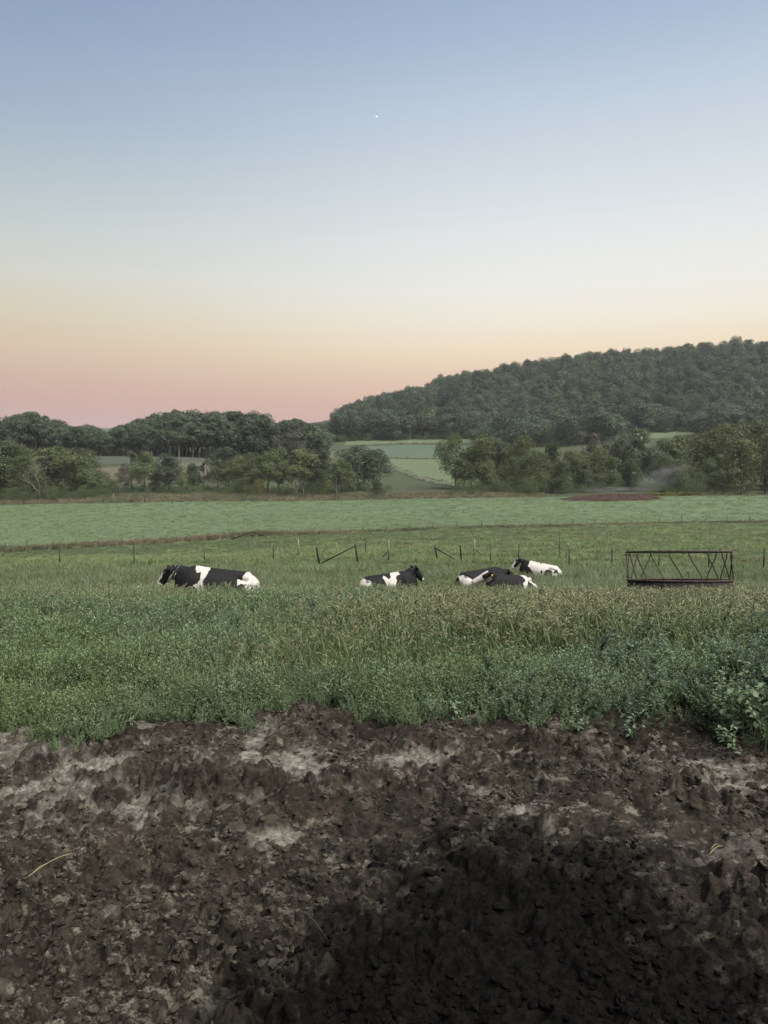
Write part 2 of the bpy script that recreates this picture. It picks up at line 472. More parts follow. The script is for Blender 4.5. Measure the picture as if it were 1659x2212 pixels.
def dark_patch_mask(X, Y):
    """how dark the trampled mud is coloured: a broad irregular patch, lower right"""
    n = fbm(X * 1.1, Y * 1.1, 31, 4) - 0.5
    # outline of the dark patch in yard coordinates (metres)
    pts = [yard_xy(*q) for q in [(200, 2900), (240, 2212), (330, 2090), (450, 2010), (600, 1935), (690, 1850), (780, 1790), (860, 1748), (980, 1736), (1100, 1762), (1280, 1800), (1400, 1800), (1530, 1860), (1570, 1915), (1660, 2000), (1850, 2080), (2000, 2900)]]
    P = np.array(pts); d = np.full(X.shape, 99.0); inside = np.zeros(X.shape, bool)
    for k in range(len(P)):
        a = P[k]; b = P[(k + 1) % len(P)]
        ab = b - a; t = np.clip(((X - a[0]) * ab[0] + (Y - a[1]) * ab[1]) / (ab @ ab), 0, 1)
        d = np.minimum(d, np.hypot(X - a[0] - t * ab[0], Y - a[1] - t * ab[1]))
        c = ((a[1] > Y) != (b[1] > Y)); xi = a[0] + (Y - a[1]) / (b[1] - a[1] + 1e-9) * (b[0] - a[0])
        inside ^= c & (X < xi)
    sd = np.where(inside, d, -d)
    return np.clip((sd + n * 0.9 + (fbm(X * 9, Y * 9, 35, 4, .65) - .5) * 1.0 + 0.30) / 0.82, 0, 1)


PALE = [(120, 1720, .40, .30), (350, 1760, .40, .20), (1500, 1660, .45, .16), (880, 1640, .35, .12), (40, 1615, .45, .36), (95, 1600, .20, .12), (340, 1568, .13, .12), (590, 1590, .10, .10), (545, 1640, .08, .20), (740, 1580, .10, .06), (1560, 1718, .13, .06), (1610, 1700, .16, .05),
        (1440, 1640, .14, .05), (1040, 1722, .14, .04), (230, 1640, .50, .22), (640, 1655, .40, .18), (1150, 1760, .16, .06), (1600, 1850, .22, .14), (250, 1990, .10, .05), (430, 1660, .30, .10), (1500, 1870, .1, .05), (620, 1815, .25, .08), (700, 1700, .2, .06)]
PALEXY = [(*yard_xy(a, b), c, d) for a, b, c, d in PALE]


def pale_mask(X, Y):
    n = fbm(X * 6.5, Y * 6.5, 77, 5, 0.68)
    s = np.zeros(X.shape)
    for cx, cy_, rx, ry in PALEXY:
        s = np.maximum(s, blob(X, Y, cx, cy_, rx, ry * 1.4))
    return np.clip((s * 0.40 + n - 0.70) / 0.26, 0, 1) * (1 - dark_patch_mask(X, Y))


def sst(t):
    t = np.clip(t, 0, 1); return t * t * (3 - 2 * t)


def mud_height(X, Y, pale=None, wet=None):
    if pale is None: pale = pale_mask(X, Y)
    if wet is None: wet = dark_patch_mask(X, Y)
    wx = X + 0.13 * (fbm(X * 7, Y * 7, 3, 3) - 0.5); wy = Y + 0.13 * (fbm(X * 7 + 9, Y * 7, 4, 3) - 0.5)
    big = (fbm(X * 1.3, Y * 1.3, 21, 3) - 0.5) * 0.08
    f1, f2, id1 = worley(wx * 6.2, wy * 6.2, 1)
    c1 = sst((f2 - f1) * 1.9) * (0.35 + 0.65 * id1)
    g1, g2, id2 = worley(wx * 17, wy * 17, 2)
    c2 = sst((g2 - g1) * 1.8) * (0.3 + 0.7 * id2)
    k1, k2, id3 = worley(wx * 38, wy * 38, 6)
    c3 = np.clip((k2 - k1) * 2.0, 0, 1) * (0.3 + 0.7 * id3)
    fine = (fbm(X * 20, Y * 20, 12, 3, 0.5) - 0.5)
    holes = np.clip((vnoise(X * 4.2, Y * 4.2, 44) - 0.62) / 0.38, 0, 1)
    rough = 1 - 0.6 * sst(pale)
    patchy = np.clip(0.35 + 1.3 * (fbm(X * 2.1, Y * 2.1, 61, 3) - 0.25), 0.3, 1.25)
    z = big + rough * patchy * (0.074 * c1 + 0.036 * c2 + 0.013 * c3) + fine * 0.024 * (0.4 + 0.6 * rough) - 0.05 * holes * rough
    z = z + 0.4 * wet * (-0.02 + 0.02 * np.clip(vnoise(X * 2.0, Y * 2.0, 99) - .3, 0, 1))
    return z


def build_yard():
    tsd = np.concatenate([np.linspace(-4, -0.66, 24)[:-1], np.linspace(-0.66, 0.66, 700), np.linspace(0.66, 4, 24)[1:]])
    ys = np.exp(np.linspace(math.log(1.45), math.log(6.9), 640))
    Y = np.repeat(ys[:, None], len(tsd), 1); X = Y * tsd[None, :]
    pale = pale_mask(X, Y); wet = dark_patch_mask(X, Y)
    Z = H(X, Y) + mud_height(X, Y, pale, wet) - np.clip((Y - 6.0) / 0.7, 0, 1) * 0.12
    V = np.stack([X, Y, Z], -1).reshape(-1, 3); n = len(tsd)
    i = np.arange(len(ys) - 1)[:, None] * n; j = np.arange(n - 1)[None, :]
    Q = np.stack([i + j, i + j + 1, i + n + j + 1, i + n + j], -1).reshape(-1, 4)
    m, N, L = newmat('yard_mud')

    def attr(nm):
        a = N.new('ShaderNodeAttribute'); a.attribute_name = nm; return a.outputs['Fac']
    col, f_a, f_c = mud_color(N, L)
    col = mixrgb(N, L, col, mixrgb(N, L, (0.225, 0.212, 0.180), (0.090, 0.080, 0.066), f_a), mul(N, L, attr('pale'), mixrgb(N, L, (1, 1, 1), (.25, .25, .25), noise(N, L, 17, 8, .8, lo=.46, hi=.60))))
    dark_patch_col = mixrgb(N, L, (0.0014, 0.0013, 0.0011), (0.0070, 0.0062, 0.0053), f_a)  # near black mud colour filling the lower right patch
    col = mixrgb(N, L, col, dark_patch_col, attr('wet'))
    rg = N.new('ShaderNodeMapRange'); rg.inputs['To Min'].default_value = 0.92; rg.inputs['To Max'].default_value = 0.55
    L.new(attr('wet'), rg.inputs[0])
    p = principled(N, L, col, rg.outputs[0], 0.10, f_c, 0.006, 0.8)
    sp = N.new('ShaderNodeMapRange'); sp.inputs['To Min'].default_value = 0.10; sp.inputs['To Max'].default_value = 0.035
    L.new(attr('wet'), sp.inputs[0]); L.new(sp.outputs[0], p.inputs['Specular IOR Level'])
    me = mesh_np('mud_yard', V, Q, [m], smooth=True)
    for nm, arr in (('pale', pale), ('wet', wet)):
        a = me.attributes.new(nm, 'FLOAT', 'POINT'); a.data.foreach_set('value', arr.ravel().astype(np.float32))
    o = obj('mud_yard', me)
    tag(o, 'trampled muddy yard with a broad near black patch and pale dry patches', 'yard', kind='structure')
    # the yard goes on behind the viewer
    V = np.array([[-90, -80, -0.25], [90, -80, -0.25], [90, 1.47, -0.25], [-90, 1.47, -0.25], [-90, 8, -0.6], [90, 8, -0.6]], float)
    m2 = plain('yard_soil', (0.06, 0.05, 0.04), 0.9, 0.1, 0.5, 2)
    b = obj('yard_ground', mesh_np('yard_ground', V, [np.array([[0, 1, 2, 3], [3, 2, 5, 4]])], [m2]))
    tag(b, 'bare brown ground of the yard behind the viewer', 'ground', kind='structure')
    return o


YARD = build_yard()


def yard_z(x, y):
    x = np.atleast_1d(np.asarray(x, float)); y = np.atleast_1d(np.asarray(y, float))
    return H(x, y) + mud_height(x, y)


# clods of mud
def rock_mesh(name, seed, sub, mats, squash=0.6):
    bm = bmesh.new(); bmesh.ops.create_icosphere(bm, subdivisions=sub, radius=1.0)
    r = np.random.default_rng(seed)
    dirs = r.normal(size=(7, 3)); dirs /= np.linalg.norm(dirs, axis=1)[:, None]; amp = r.uniform(0.15, 0.42, 7)
    for v in bm.verts:
        c = np.array(v.co); s = 1.0
        for d, a in zip(dirs, amp):
            q = c @ d; s -= a * max(0, q - 0.45)
        s += r.uniform(-0.12, 0.12)
        v.co = Vector((c[0] * s * 1.15, c[1] * s, c[2] * s * squash))
    me = bpy.data.meshes.new(name); bm.to_mesh(me); bm.free()
    for m in mats: me.materials.append(m)
    return me


def clod_mat():
    m, N, L = newmat('clod_mud')
    oi = N.new('ShaderNodeObjectInfo')
    col, f_a, f_c = mud_color(N, L)
    col = mixrgb(N, L, col, (0.066, 0.060, 0.048), mixrgb(N, L, (0, 0, 0), (.45, .45, .45), oi.outputs['Random']))
    principled(N, L, col, 0.92, 0.06, f_c, 0.004, 0.8)
    return m


M_clod = clod_mat()
M_clod_dark = plain('clod_wet', (0.0032, 0.0029, 0.0025), 0.75, 0.04, 0.5, 25)  # near black clods and crumbs lying inside the dark patch
CLODS = [rock_mesh('clod_%d' % i, 50 + i, 2, [M_clod], 0.55) for i in range(7)]
CLODS_DARK = [rock_mesh('clod_wet_%d' % i, 80 + i, 2, [M_clod_dark], 0.55) for i in range(5)]
CRUMBS = [rock_mesh('crumb_%d' % i, 150 + i, 1, [M_clod], 0.6) for i in range(6)]
CRUMBS_DARK = [rock_mesh('crumb_dark_%d' % i, 180 + i, 1, [M_clod_dark], 0.6) for i in range(4)]


def gn_scatter(name, pts, rots, scl, idx, meshes, parent=None):
    """stuff: instances of small meshes on points, as one object"""
    me = bpy.data.meshes.new(name); n = len(pts)
    me.vertices.add(n); me.vertices.foreach_set('co', np.asarray(pts, np.float32).ravel())
    a = me.attributes.new('rot', 'FLOAT_VECTOR', 'POINT'); a.data.foreach_set('vector', np.asarray(rots, np.float32).ravel())
    scl = np.asarray(scl, np.float32)
    if scl.ndim == 1: scl = np.repeat(scl[:, None], 3, 1)
    a = me.attributes.new('scl', 'FLOAT_VECTOR', 'POINT'); a.data.foreach_set('vector', scl.ravel())
    a = me.attributes.new('idx', 'INT', 'POINT'); a.data.foreach_set('value', np.asarray(idx, np.int32))
    c = bpy.data.collections.new(name + '_shapes')
    for k, m in enumerate(meshes):
        c.objects.link(bpy.data.objects.new('%s_shape_%02d' % (name, k), m))
    ng = bpy.data.node_groups.new(name + '_scatter', 'GeometryNodeTree')
    ng.interface.new_socket('Geometry', in_out='INPUT', socket_type='NodeSocketGeometry')
    ng.interface.new_socket('Geometry', in_out='OUTPUT', socket_type='NodeSocketGeometry')
    N = ng.nodes; L = ng.links
    gi = N.new('NodeGroupInput'); go = N.new('NodeGroupOutput'); ip = N.new('GeometryNodeInstanceOnPoints'); ci = N.new('GeometryNodeCollectionInfo')
    ci.inputs['Collection'].default_value = c; ci.inputs['Separate Children'].default_value = True; ci.inputs['Reset Children'].default_value = True

    def na(nm, t):
        x = N.new('GeometryNodeInputNamedAttribute'); x.data_type = t; x.inputs['Name'].default_value = nm; return x.outputs['Attribute']
    L.new(gi.outputs[0], ip.inputs['Points']); L.new(ci.outputs[0], ip.inputs['Instance']); ip.inputs['Pick Instance'].default_value = True
    L.new(na('idx', 'INT'), ip.inputs['Instance Index']); L.new(na('rot', 'FLOAT_VECTOR'), ip.inputs['Rotation']); L.new(na('scl', 'FLOAT_VECTOR'), ip.inputs['Scale'])
    L.new(ip.outputs[0], go.inputs[0])
    o = bpy.data.objects.new(name, me); COL.objects.link(o)
    md = o.modifiers.new('scatter', 'NODES'); md.node_group = ng
    if parent is not None: o.parent = parent
    o['kind'] = 'stuff'
    return o


def yard_points(n, y0, y1, p=1.0, tmax=0.56):
    t = RNG.uniform(-tmax, tmax, n); u = RNG.uniform(0, 1, n)
    y = np.exp(math.log(y0) + u ** p * math.log(y1 / y0))
    return t * y, y


def build_clods():
    x, y = yard_points(1500, 1.7, 5.2)
    keep = pale_mask(x, y) < 0.3; x, y = x[keep], y[keep]
    dens = vnoise(x * 1.7, y * 1.7, 71); keep = RNG.uniform(0, 1, len(x)) < np.clip(dens * 1.6 - 0.2, 0.08, 1)
    x, y = x[keep][:288], y[keep][:288]
    wet = dark_patch_mask(x, y) > 0.5; z = yard_z(x, y)
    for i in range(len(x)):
        me = random.choice(CLODS_DARK if wet[i] else CLODS)
        s = random.uniform(0.013, 0.034) * (1.3 if random.random() < 0.12 and y[i] > 3 else 1) * (.8 if y[i] < 2.5 else 1)
        o = bpy.data.objects.new('clod', me); COL.objects.link(o); o.parent = YARD
        o.location = (x[i], y[i], z[i] + s * 0.12); o.scale = (s * random.uniform(.85, 1.2), s * random.uniform(.85, 1.2), s * random.uniform(.8, 1.3))
        o.rotation_euler = (random.uniform(-.5, .5), random.uniform(-.5, .5), random.uniform(0, 6.28))
    x, y = yard_points(29000, 1.6, 5.6, tmax=.68)
    keep = (pale_mask(x, y) < 0.4) | (RNG.uniform(0, 1, len(x)) < 0.12); x, y = x[keep], y[keep]
    keep = RNG.uniform(0, 1, len(x)) < np.clip(vnoise(x * 2.3, y * 2.3, 171) * 2 - 0.35, 0.1, 1); x, y = x[keep], y[keep]
    wet = (dark_patch_mask(x, y) > 0.5).astype(int); k = (wet == 0) | (RNG.uniform(0, 1, len(x)) < .5); x, y, wet = x[k], y[k], wet[k]
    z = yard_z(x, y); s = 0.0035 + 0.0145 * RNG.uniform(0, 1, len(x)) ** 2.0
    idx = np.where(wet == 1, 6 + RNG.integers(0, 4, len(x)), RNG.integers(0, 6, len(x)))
    rot = RNG.uniform(-1, 1, (len(x), 3)) * np.array([.6, .6, 3.14])
    scl = s[:, None] * RNG.uniform(0.8, 1.3, (len(x), 3))
    o = gn_scatter('soil_crumbs', np.stack([x, y, z + s * 0.2], 1), rot, scl, idx, CRUMBS + CRUMBS_DARK, YARD)


build_clods()

# straws lying on the mud
M_straw = plain('straw', (0.2040, 0.1800, 0.1020), 0.7, 0.2, 0.3, 30)


M_stalk = plain('dead_stalk', (0.075, 0.062, 0.040), 0.8, 0.15, 0.3, 30)


def straw(pa, pb, label, r=0.0022, bend=0.01, fork=False):
    a = hit(*pa); b = hit(*pb)
    P = []
    for s in np.linspace(0, 1, 12):
        q = a * (1 - s) + b * s
        q[2] = float(yard_z(q[0], q[1])[0]); P.append(q)
    P = np.array(P); li = np.linspace(P[0, 2], P[-1, 2], 12); P[:, 2] = li + .75 * max(0, float((P[:, 2] - li).max())) * np.sin(np.linspace(.3, np.pi - .3, 12)) + 0.006 + bend * np.sin(np.linspace(0, np.pi, 12))
    b_ = MB(); b_.tube(P - a, np.linspace(r, r * 0.5, 12), 5)
    if fork: b_.tube(np.array([P[1] - a, P[0] - a + np.array([0.03, 0.05, 0.02]), P[0] - a + np.array([0.04, 0.09, 0.012])]), [r * .6, r * .5, r * .3], 5)
    o = obj('straw', b_.mesh('straw', [M_stalk if 'dark' in label and 'stalk' in label else M_straw], True), loc=a)
    tag(o, label, 'straw')


straw((58, 1932), (203, 1880), 'long pale straw lying on the brown mud, left side of the yard', 0.0019, 0.004, True)
straw((1532, 1856), (1562, 1841), 'short yellow straw by a dark clod at the right side of the yard', 0.0020)
straw((1536, 1847), (1556, 1833), 'upper one of the crossed straws by the dark clod on the right', 0.0016)
straw((1538, 1874), (1570, 1880), 'lowest of the yellow straws beside the dark clod on the right', 0.0016)
straw((655, 1990), (708, 2040), 'thin dark bent stalk on the mud near the middle of the yard', 0.0011, 0.008)

# ------------------------------------------------------------------ plant shapes
def rand_unit(n):
    v = RNG.normal(size=(n, 3)); return v / np.linalg.norm(v, axis=1)[:, None]


def leaves(mb, P, D, L, W, up=None, m=0, fold=0.25):
    """kite shaped leaves: P base, D direction, L length, W width"""
    P = np.asarray(P, float); D = np.asarray(D, float); D = D / (np.linalg.norm(D, axis=1)[:, None] + 1e-9); n = len(P)
    L = np.broadcast_to(L, (n,))[:, None]; W = np.broadcast_to(W, (n,))[:, None]
    U = np.tile([0, 0, 1.0], (n, 1)) + RNG.normal(size=(n, 3)) * 0.45 if up is None else up
    S = np.cross(D, U); S /= np.linalg.norm(S, axis=1)[:, None] + 1e-9
    Nn = np.cross(S, D)
    mid = P + D * L * 0.42
    V = np.stack([P, mid + S * W / 2 + Nn * W * fold, P + D * L - Nn * L * 0.12, mid - S * W / 2 + Nn * W * fold], 1).reshape(-1, 3)
    k = np.arange(n)[:, None] * 4
    mb.add(V, None, np.concatenate([k + np.array([[0, 1, 2]]), k + np.array([[0, 2, 3]])]), m)


def ribbons(mb, P, az, height, lean, W, segs=3, m=0, droop=0.6):
    """grass blades"""
    n = len(P); P = np.asarray(P, float)
    out = np.stack([np.cos(az), np.sin(az), np.zeros(n)], 1); side = np.stack([-np.sin(az), np.cos(az), np.zeros(n)], 1)
    Vs = []
    for s in range(segs + 1):
        t = s / segs
        zz = height * (t - droop * lean * t * t * 0.5); rr = height * lean * t ** 1.7
        c = P + out * rr[:, None] + np.array([0, 0, 1]) * zz[:, None]
        ww = (W * (1 - t ** 1.5) * 0.5 + 0.0003)[:, None]
        Vs.append(c - side * ww); Vs.append(c + side * ww)
    V = np.stack(Vs, 1).reshape(-1, 3); k = np.arange(n)[:, None] * (2 * (segs + 1))
    Q = np.concatenate([k + np.array([[2 * s, 2 * s + 1, 2 * s + 3, 2 * s + 2]]) for s in range(segs)])
    mb.add(V, Q, None, m)


M_weed = leaf_mat('weed_leaf', (0.130, 0.180, 0.102), (0.190, 0.245, 0.145), (0.150, 0.205, 0.088), 0.5)
M_weed_stem = plain('weed_stem', (0.07, 0.11, 0.05), 0.7, 0.2, 0.2, 30)
M_grass = leaf_mat('grass_blade', (0.1020, 0.1318, 0.0510), (0.1573, 0.1742, 0.0723), (0.0978, 0.1318, 0.0595), 0.35)
M_foxleaf = leaf_mat('foxtail_blade', (0.082, 0.118, 0.044), (0.145, 0.165, 0.072), (0.095, 0.138, 0.056), 0.5)
M_foxhead = leaf_mat('foxtail_head', (0.160, 0.155, 0.085), (0.270, 0.255, 0.160), (0.170, 0.175, 0.090), 0.6, 0.2, 0.3)
M_lamb = leaf_mat('goosefoot_leaf', (0.115, 0.160, 0.105), (0.170, 0.220, 0.155), (0.130, 0.178, 0.095), 1.1)
M_lambtop = leaf_mat('goosefoot_top', (0.12, 0.18, 0.13), (0.17, 0.23, 0.165), None)
M_past = leaf_mat('pasture_blade', (0.098, 0.146, 0.054), (0.168, 0.210, 0.084), (0.135, 0.148, 0.068), 0.16, inst=0.32)
M_pastnear = leaf_mat('rough_pasture_blade', (0.098, 0.140, 0.066), (0.165, 0.200, 0.102), (0.120, 0.150, 0.078), 0.25, inst=0.34)
M_hayl = leaf_mat('hay_leaf', (0.1436, 0.1843, 0.0924), (0.1774, 0.2107, 0.1072), (0.1267, 0.1655, 0.0813), 0.05, inst=0.2)
M_dry = leaf_mat('dry_blade', (0.130, 0.110, 0.062), (0.21, 0.18, 0.11), (0.090, 0.100, 0.050), 0.08)
M_gold = leaf_mat('goldenrod', (0.1600, 0.1360, 0.0240), (0.0800, 0.1040, 0.0320), None)


def weed_shape(k):
    mb = MB(); ns = 11
    for s in range(ns):
        az = RNG.uniform(0, 6.28); L = RNG.uniform(0.10, 0.24); lean = RNG.uniform(0.2, 1.1)
        t = np.linspace(0, 1, 6)[:, None]
        d = np.array([math.cos(az) * lean, math.sin(az) * lean, 1.0]); d /= np.linalg.norm(d)
        P = d * t * L + np.array([0, 0, 0.03]) * t ** 2 + np.array([RNG.uniform(-.03, .03), RNG.uniform(-.03, .03), 0])
        mb.tube(P, np.linspace(0.0018, 0.0008, 6), 3, 1, False)
        nl = 24; u = RNG.uniform(0.15, 1.0, nl); base = np.stack([np.interp(u, t[:, 0], P[:, q]) for q in range(3)], 1)
        D = rand_unit(nl) * 0.8 + d * 0.5 + np.array([0, 0, 0.3])
        leaves(mb, base, D, RNG.uniform(0.010, 0.024, nl), RNG.uniform(0.005, 0.010, nl), None, 0)
    return mb.mesh('weed_%d' % k, [M_weed, M_weed_stem])


def tuft_shape(k, n=22, h=(0.14, 0.34), wd=0.006, mat=None, rad=0.06, lean=(0.2, 0.9)):
    mb = MB(); P = np.zeros((n, 3)); a = RNG.uniform(0, 6.28, n); r = rad * np.sqrt(RNG.uniform(0, 1, n)); P[:, 0] = r * np.cos(a); P[:, 1] = r * np.sin(a)
    ribbons(mb, P, RNG.uniform(0, 6.28, n), RNG.uniform(*h, n), RNG.uniform(*lean, n), RNG.uniform(.6, 1.3, n) * wd, 3, 0)
    return mb.mesh('tuft_%d' % k, [mat or M_grass])


def head(mb, P0, d, L, r, m, curl):
    """nodding seed head: a soft bristly spindle"""
    t = np.linspace(0, 1, 6); out = np.array([d[0], d[1], 0]); out /= np.linalg.norm(out) + 1e-9
    ang = curl * t; base = math.atan2(d[2], math.hypot(d[0], d[1]))
    P = [np.array(P0)]
    for k in range(1, 6):
        a = base - ang[k]; P.append(P[-1] + (out * math.cos(a) + np.array([0, 0, math.sin(a)])) * L / 5)
    mb.tube(np.array(P), np.array([0.45, 0.9, 1.0, 0.95, 0.75, 0.25]) * r, 5, m, True)


def foxtail_shape(k, ns=5, heads=True, hh=(0.34, 0.56)):
    mb = MB()
    n = 13; P = RNG.normal(0, 0.035, (n, 3)); P[:, 2] = 0
    ribbons(mb, P, RNG.uniform(0, 6.28, n), RNG.uniform(0.18, 0.40, n), RNG.uniform(0.15, 0.8, n), RNG.uniform(.006, .010, n), 3, 0)
    for s in range(ns):
        az = RNG.uniform(0, 6.28); h = RNG.uniform(*hh); ln = RNG.uniform(0.05, 0.35)
        o = np.array([math.cos(az), math.sin(az), 0]); p0 = np.array([*RNG.normal(0, .03, 2), 0])
        t = np.linspace(0, 1, 5)[:, None]; Q = p0 + np.array([0, 0, 1]) * h * t + o * ln * h * t ** 2
        mb.tube(Q, np.linspace(.0017, .0009, 5), 3, 0, False)
        nb = 3; u = RNG.uniform(.25, .8, nb); B = p0 + np.array([0, 0, 1]) * (h * u)[:, None] + o * (ln * h * u ** 2)[:, None]
        ribbons(mb, B, RNG.uniform(0, 6.28, nb), RNG.uniform(.12, .22, nb), RNG.uniform(.5, 1.0, nb), RNG.uniform(.006, .010, nb), 3, 0)
        if heads:
            d = o * (0.35 + ln) + np.array([0, 0, 1.0]); head(mb, Q[-1], d, RNG.uniform(.05, .085), RNG.uniform(.0038, .0055), 1, RNG.uniform(0.2, 1.6))
    return mb.mesh('foxtail_%d' % k, [M_foxleaf, M_foxhead])


def goosefoot_shape(k, h=0.5):
    mb = MB(); t = np.linspace(0, 1, 7)[:, None]
    ln = RNG.normal(0, .06, 2); P = np.concatenate([ln[None, :] * t ** 2, h * t], 1)
    mb.tube(P, np.linspace(.0045, .0015, 7), 4, 1, False)
    branches = [(P, 0.12, 1.0)]
    for b in range(11):
        u = RNG.uniform(0.1, 0.85); az = RNG.uniform(0, 6.28); L = h * (0.62 - 0.45 * u) * RNG.uniform(.7, 1.2)
        p0 = np.array([np.interp(u, t[:, 0], P[:, q]) for q in range(3)])
        d = np.array([math.cos(az) * .75, math.sin(az) * .75, .8]); Q = p0 + d * L * t + np.array([0, 0, .25 * L]) * t ** 2
        mb.tube(Q, np.linspace(.0028, .001, 7), 3, 1, False); branches.append((Q, 0.1, .8))
    for Q, lo, sc in branches:
        n = 26; u = RNG.uniform(lo, 1, n); base = np.stack([np.interp(u, t[:, 0], Q[:, q]) for q in range(3)], 1)
        D = rand_unit(n); D[:, 2] = np.abs(D[:, 2]) * .5 + .05 + 0.5 * (u > .8)
        L = RNG.uniform(.026, .052, n) * (1.15 - .65 * u) * (0.8 + .3 * sc); leaves(mb, base, D, L, L * RNG.uniform(.45, .65, n), None, 0)
        n = 16; u = RNG.uniform(.72, 1.04, n); base = np.stack([np.interp(np.minimum(u, 1), t[:, 0], Q[:, q]) for q in range(3)], 1) + RNG.normal(0, .006, (n, 3))
        leaves(mb, base, rand_unit(n) + np.array([0, 0, .7]), RNG.uniform(.010, .020, n), RNG.uniform(.006, .010, n), None, 2)
    return mb.mesh('goosefoot_%d' % k, [M_lamb, M_weed_stem, M_lambtop])


def patch_shape(k, n, size, h, wd, mat, lean=(0.2, 0.9), segs=2):
    mb = MB(); P = np.zeros((n, 3)); P[:, :2] = RNG.normal(0, size * 0.33, (n, 2))
    ribbons(mb, P, RNG.uniform(0, 6.28, n), RNG.uniform(*h, n) * np.exp(-(np.hypot(P[:, 0], P[:, 1]) / size) ** 2), RNG.uniform(*lean, n), RNG.uniform(.6, 1.4, n) * wd, segs, 0)
    return mb.mesh('patch_%d' % k, [mat])


def wedge(n, y0, y1, tmax=0.58, p=1.0):
    """points in the wedge of land in view, thinning with distance"""
    t = RNG.uniform(-tmax, tmax, n); y = np.exp(RNG.uniform(math.log(y0), math.log(y1), n)) if p == 1 else y0 * (1 + RNG.uniform(0, 1, n) * ((y1 / y0) ** p - 1)) ** (1 / p)
    return t * y, y


def edge_Y(t):
    """where the plants begin"""
    px = 829.5 + FPX * t
    xs = [-300, 0, 60, 130, 230, 300, 380, 460, 520, 590, 640, 700, 760, 830, 900, 1000, 1120, 1250, 1350, 1430, 1530, 1570, 1659, 1900]
    rs = [1590, 1578, 1590, 1604, 1590, 1560, 1572, 1585, 1592, 1572, 1552, 1568, 1560, 1566, 1562, 1560, 1566, 1578, 1580, 1580, 1590, 1622, 1630, 1650]
    rr = np.interp(px, xs, rs)
    return EYE / np.tan(np.arctan((rr - 1106) / FPX) + PITCH)


CAMH = []     # footprints kept free of tall plants: (x, y, rx, ry)
def free(x, y):
    k = np.ones(len(x), bool)
    for cx, cy_, rx, ry in CAMH: k &= (((x - cx) / rx) ** 2 + ((y - cy_) / ry) ** 2) > 1
    return k


BARE = [(hit(0, 1338)[:2], 0.9, 0.5), (hit(40, 1332)[:2], .8, .35), (hit(880, 1238)[:2], 2.6, 1.6), (hit(945, 1240)[:2], 1.2, 1.2), (hit(660, 1552)[:2], .14, .10), (hit(340, 1575)[:2], .14, .1), (hit(745, 1575)[:2], .10, .06)]


def bare_ok(x, y):
    k = np.ones(len(x), bool)
    for (c, rx, ry) in BARE: k &= (((x - c[0]) / rx) ** 2 + ((y - c[1]) / ry) ** 2) > RNG.uniform(.5, 1.2, len(x))
    return k


def ground_z(x, y):
    z = H(x, y); near = y < 6.8
    if near.any(): z[near] = np.where(y[near] < 6.0, H(x[near], y[near]) + 0.02, z[near])
    return z


def scatter(name, x, y, s, meshes, label, cat, tilt=0.15, sz=None):
    n = len(x); z = ground_z(x, y) - 0.01
    rot = np.stack([RNG.normal(0, tilt, n), RNG.normal(0, tilt, n), RNG.uniform(0, 6.28, n)], 1)
    scl = np.stack([s, s, s if sz is None else sz], 1)
    o = gn_scatter(name, np.stack([x, y, z], 1), rot, scl, RNG.integers(0, len(meshes), n), meshes)
    return tag(o, label, cat, kind='stuff')


# picture coordinates of points on the ground, used only to say which plant grows where on the land
def pxrow(x, y):
    z = H(x, y) - EYE; c, s = math.cos(PITCH), math.sin(PITCH)
    dpt = y * c - z * s; up = y * s + z * c
    return 829.5 + FPX * x / dpt, 1106 - FPX * up / dpt

# ------------------------------------------------------------------ cows
def coat_mat():
    m, N, L = newmat('cow_coat')
    a = N.new('ShaderNodeAttribute'); a.attribute_name = 'coat'
    f = noise(N, L, 25, 4, 0.6)
    wh = mixrgb(N, L, (0.47, 0.445, 0.41), (0.36, 0.335, 0.295), f)
    bl = mixrgb(N, L, (0.006, 0.006, 0.0065), (0.011, 0.0105, 0.0105), f)
    t = N.new('ShaderNodeMapRange'); t.inputs['From Min'].default_value = 0.42; t.inputs['From Max'].default_value = 0.58
    L.new(a.outputs['Fac'], t.inputs[0])
    a2 = N.new('ShaderNodeAttribute'); a2.attribute_name = 'nose'
    c = mixrgb(N, L, bl, wh, t.outputs[0]); c = mixrgb(N, L, c, (0.16, 0.10, 0.09), a2.outputs['Fac'])
    principled(N, L, c, 0.75, 0.2, noise(N, L, 90, 3, .6), 0.004, 0.5)
    return m


M_coat = coat_mat()
M_eye = plain('eye', (0.012, 0.010, 0.010), 0.15, 0.6, 0.1, 50)
M_collar = plain('collar_strap', (0.035, 0.038, 0.045), 0.6, 0.3, 0.2, 40)
M_red = plain('red_tag', (0.22, 0.035, 0.022), 0.5, 0.4, 0.2, 40)
M_yel = plain('yellow_tag', (0.62, 0.56, 0.05), 0.45, 0.4, 0.1, 40)


def in_poly(px, py, poly):
    P = np.array(poly, float); k = np.zeros(px.shape, bool); j = len(P) - 1
    for i in range(len(P)):
        c = ((P[i, 1] > py) != (P[j, 1] > py)) & (px < (P[j, 0] - P[i, 0]) * (py - P[i, 1]) / (P[j, 1] - P[i, 1] + 1e-12) + P[i, 0])
        k ^= c; j = i
    return k


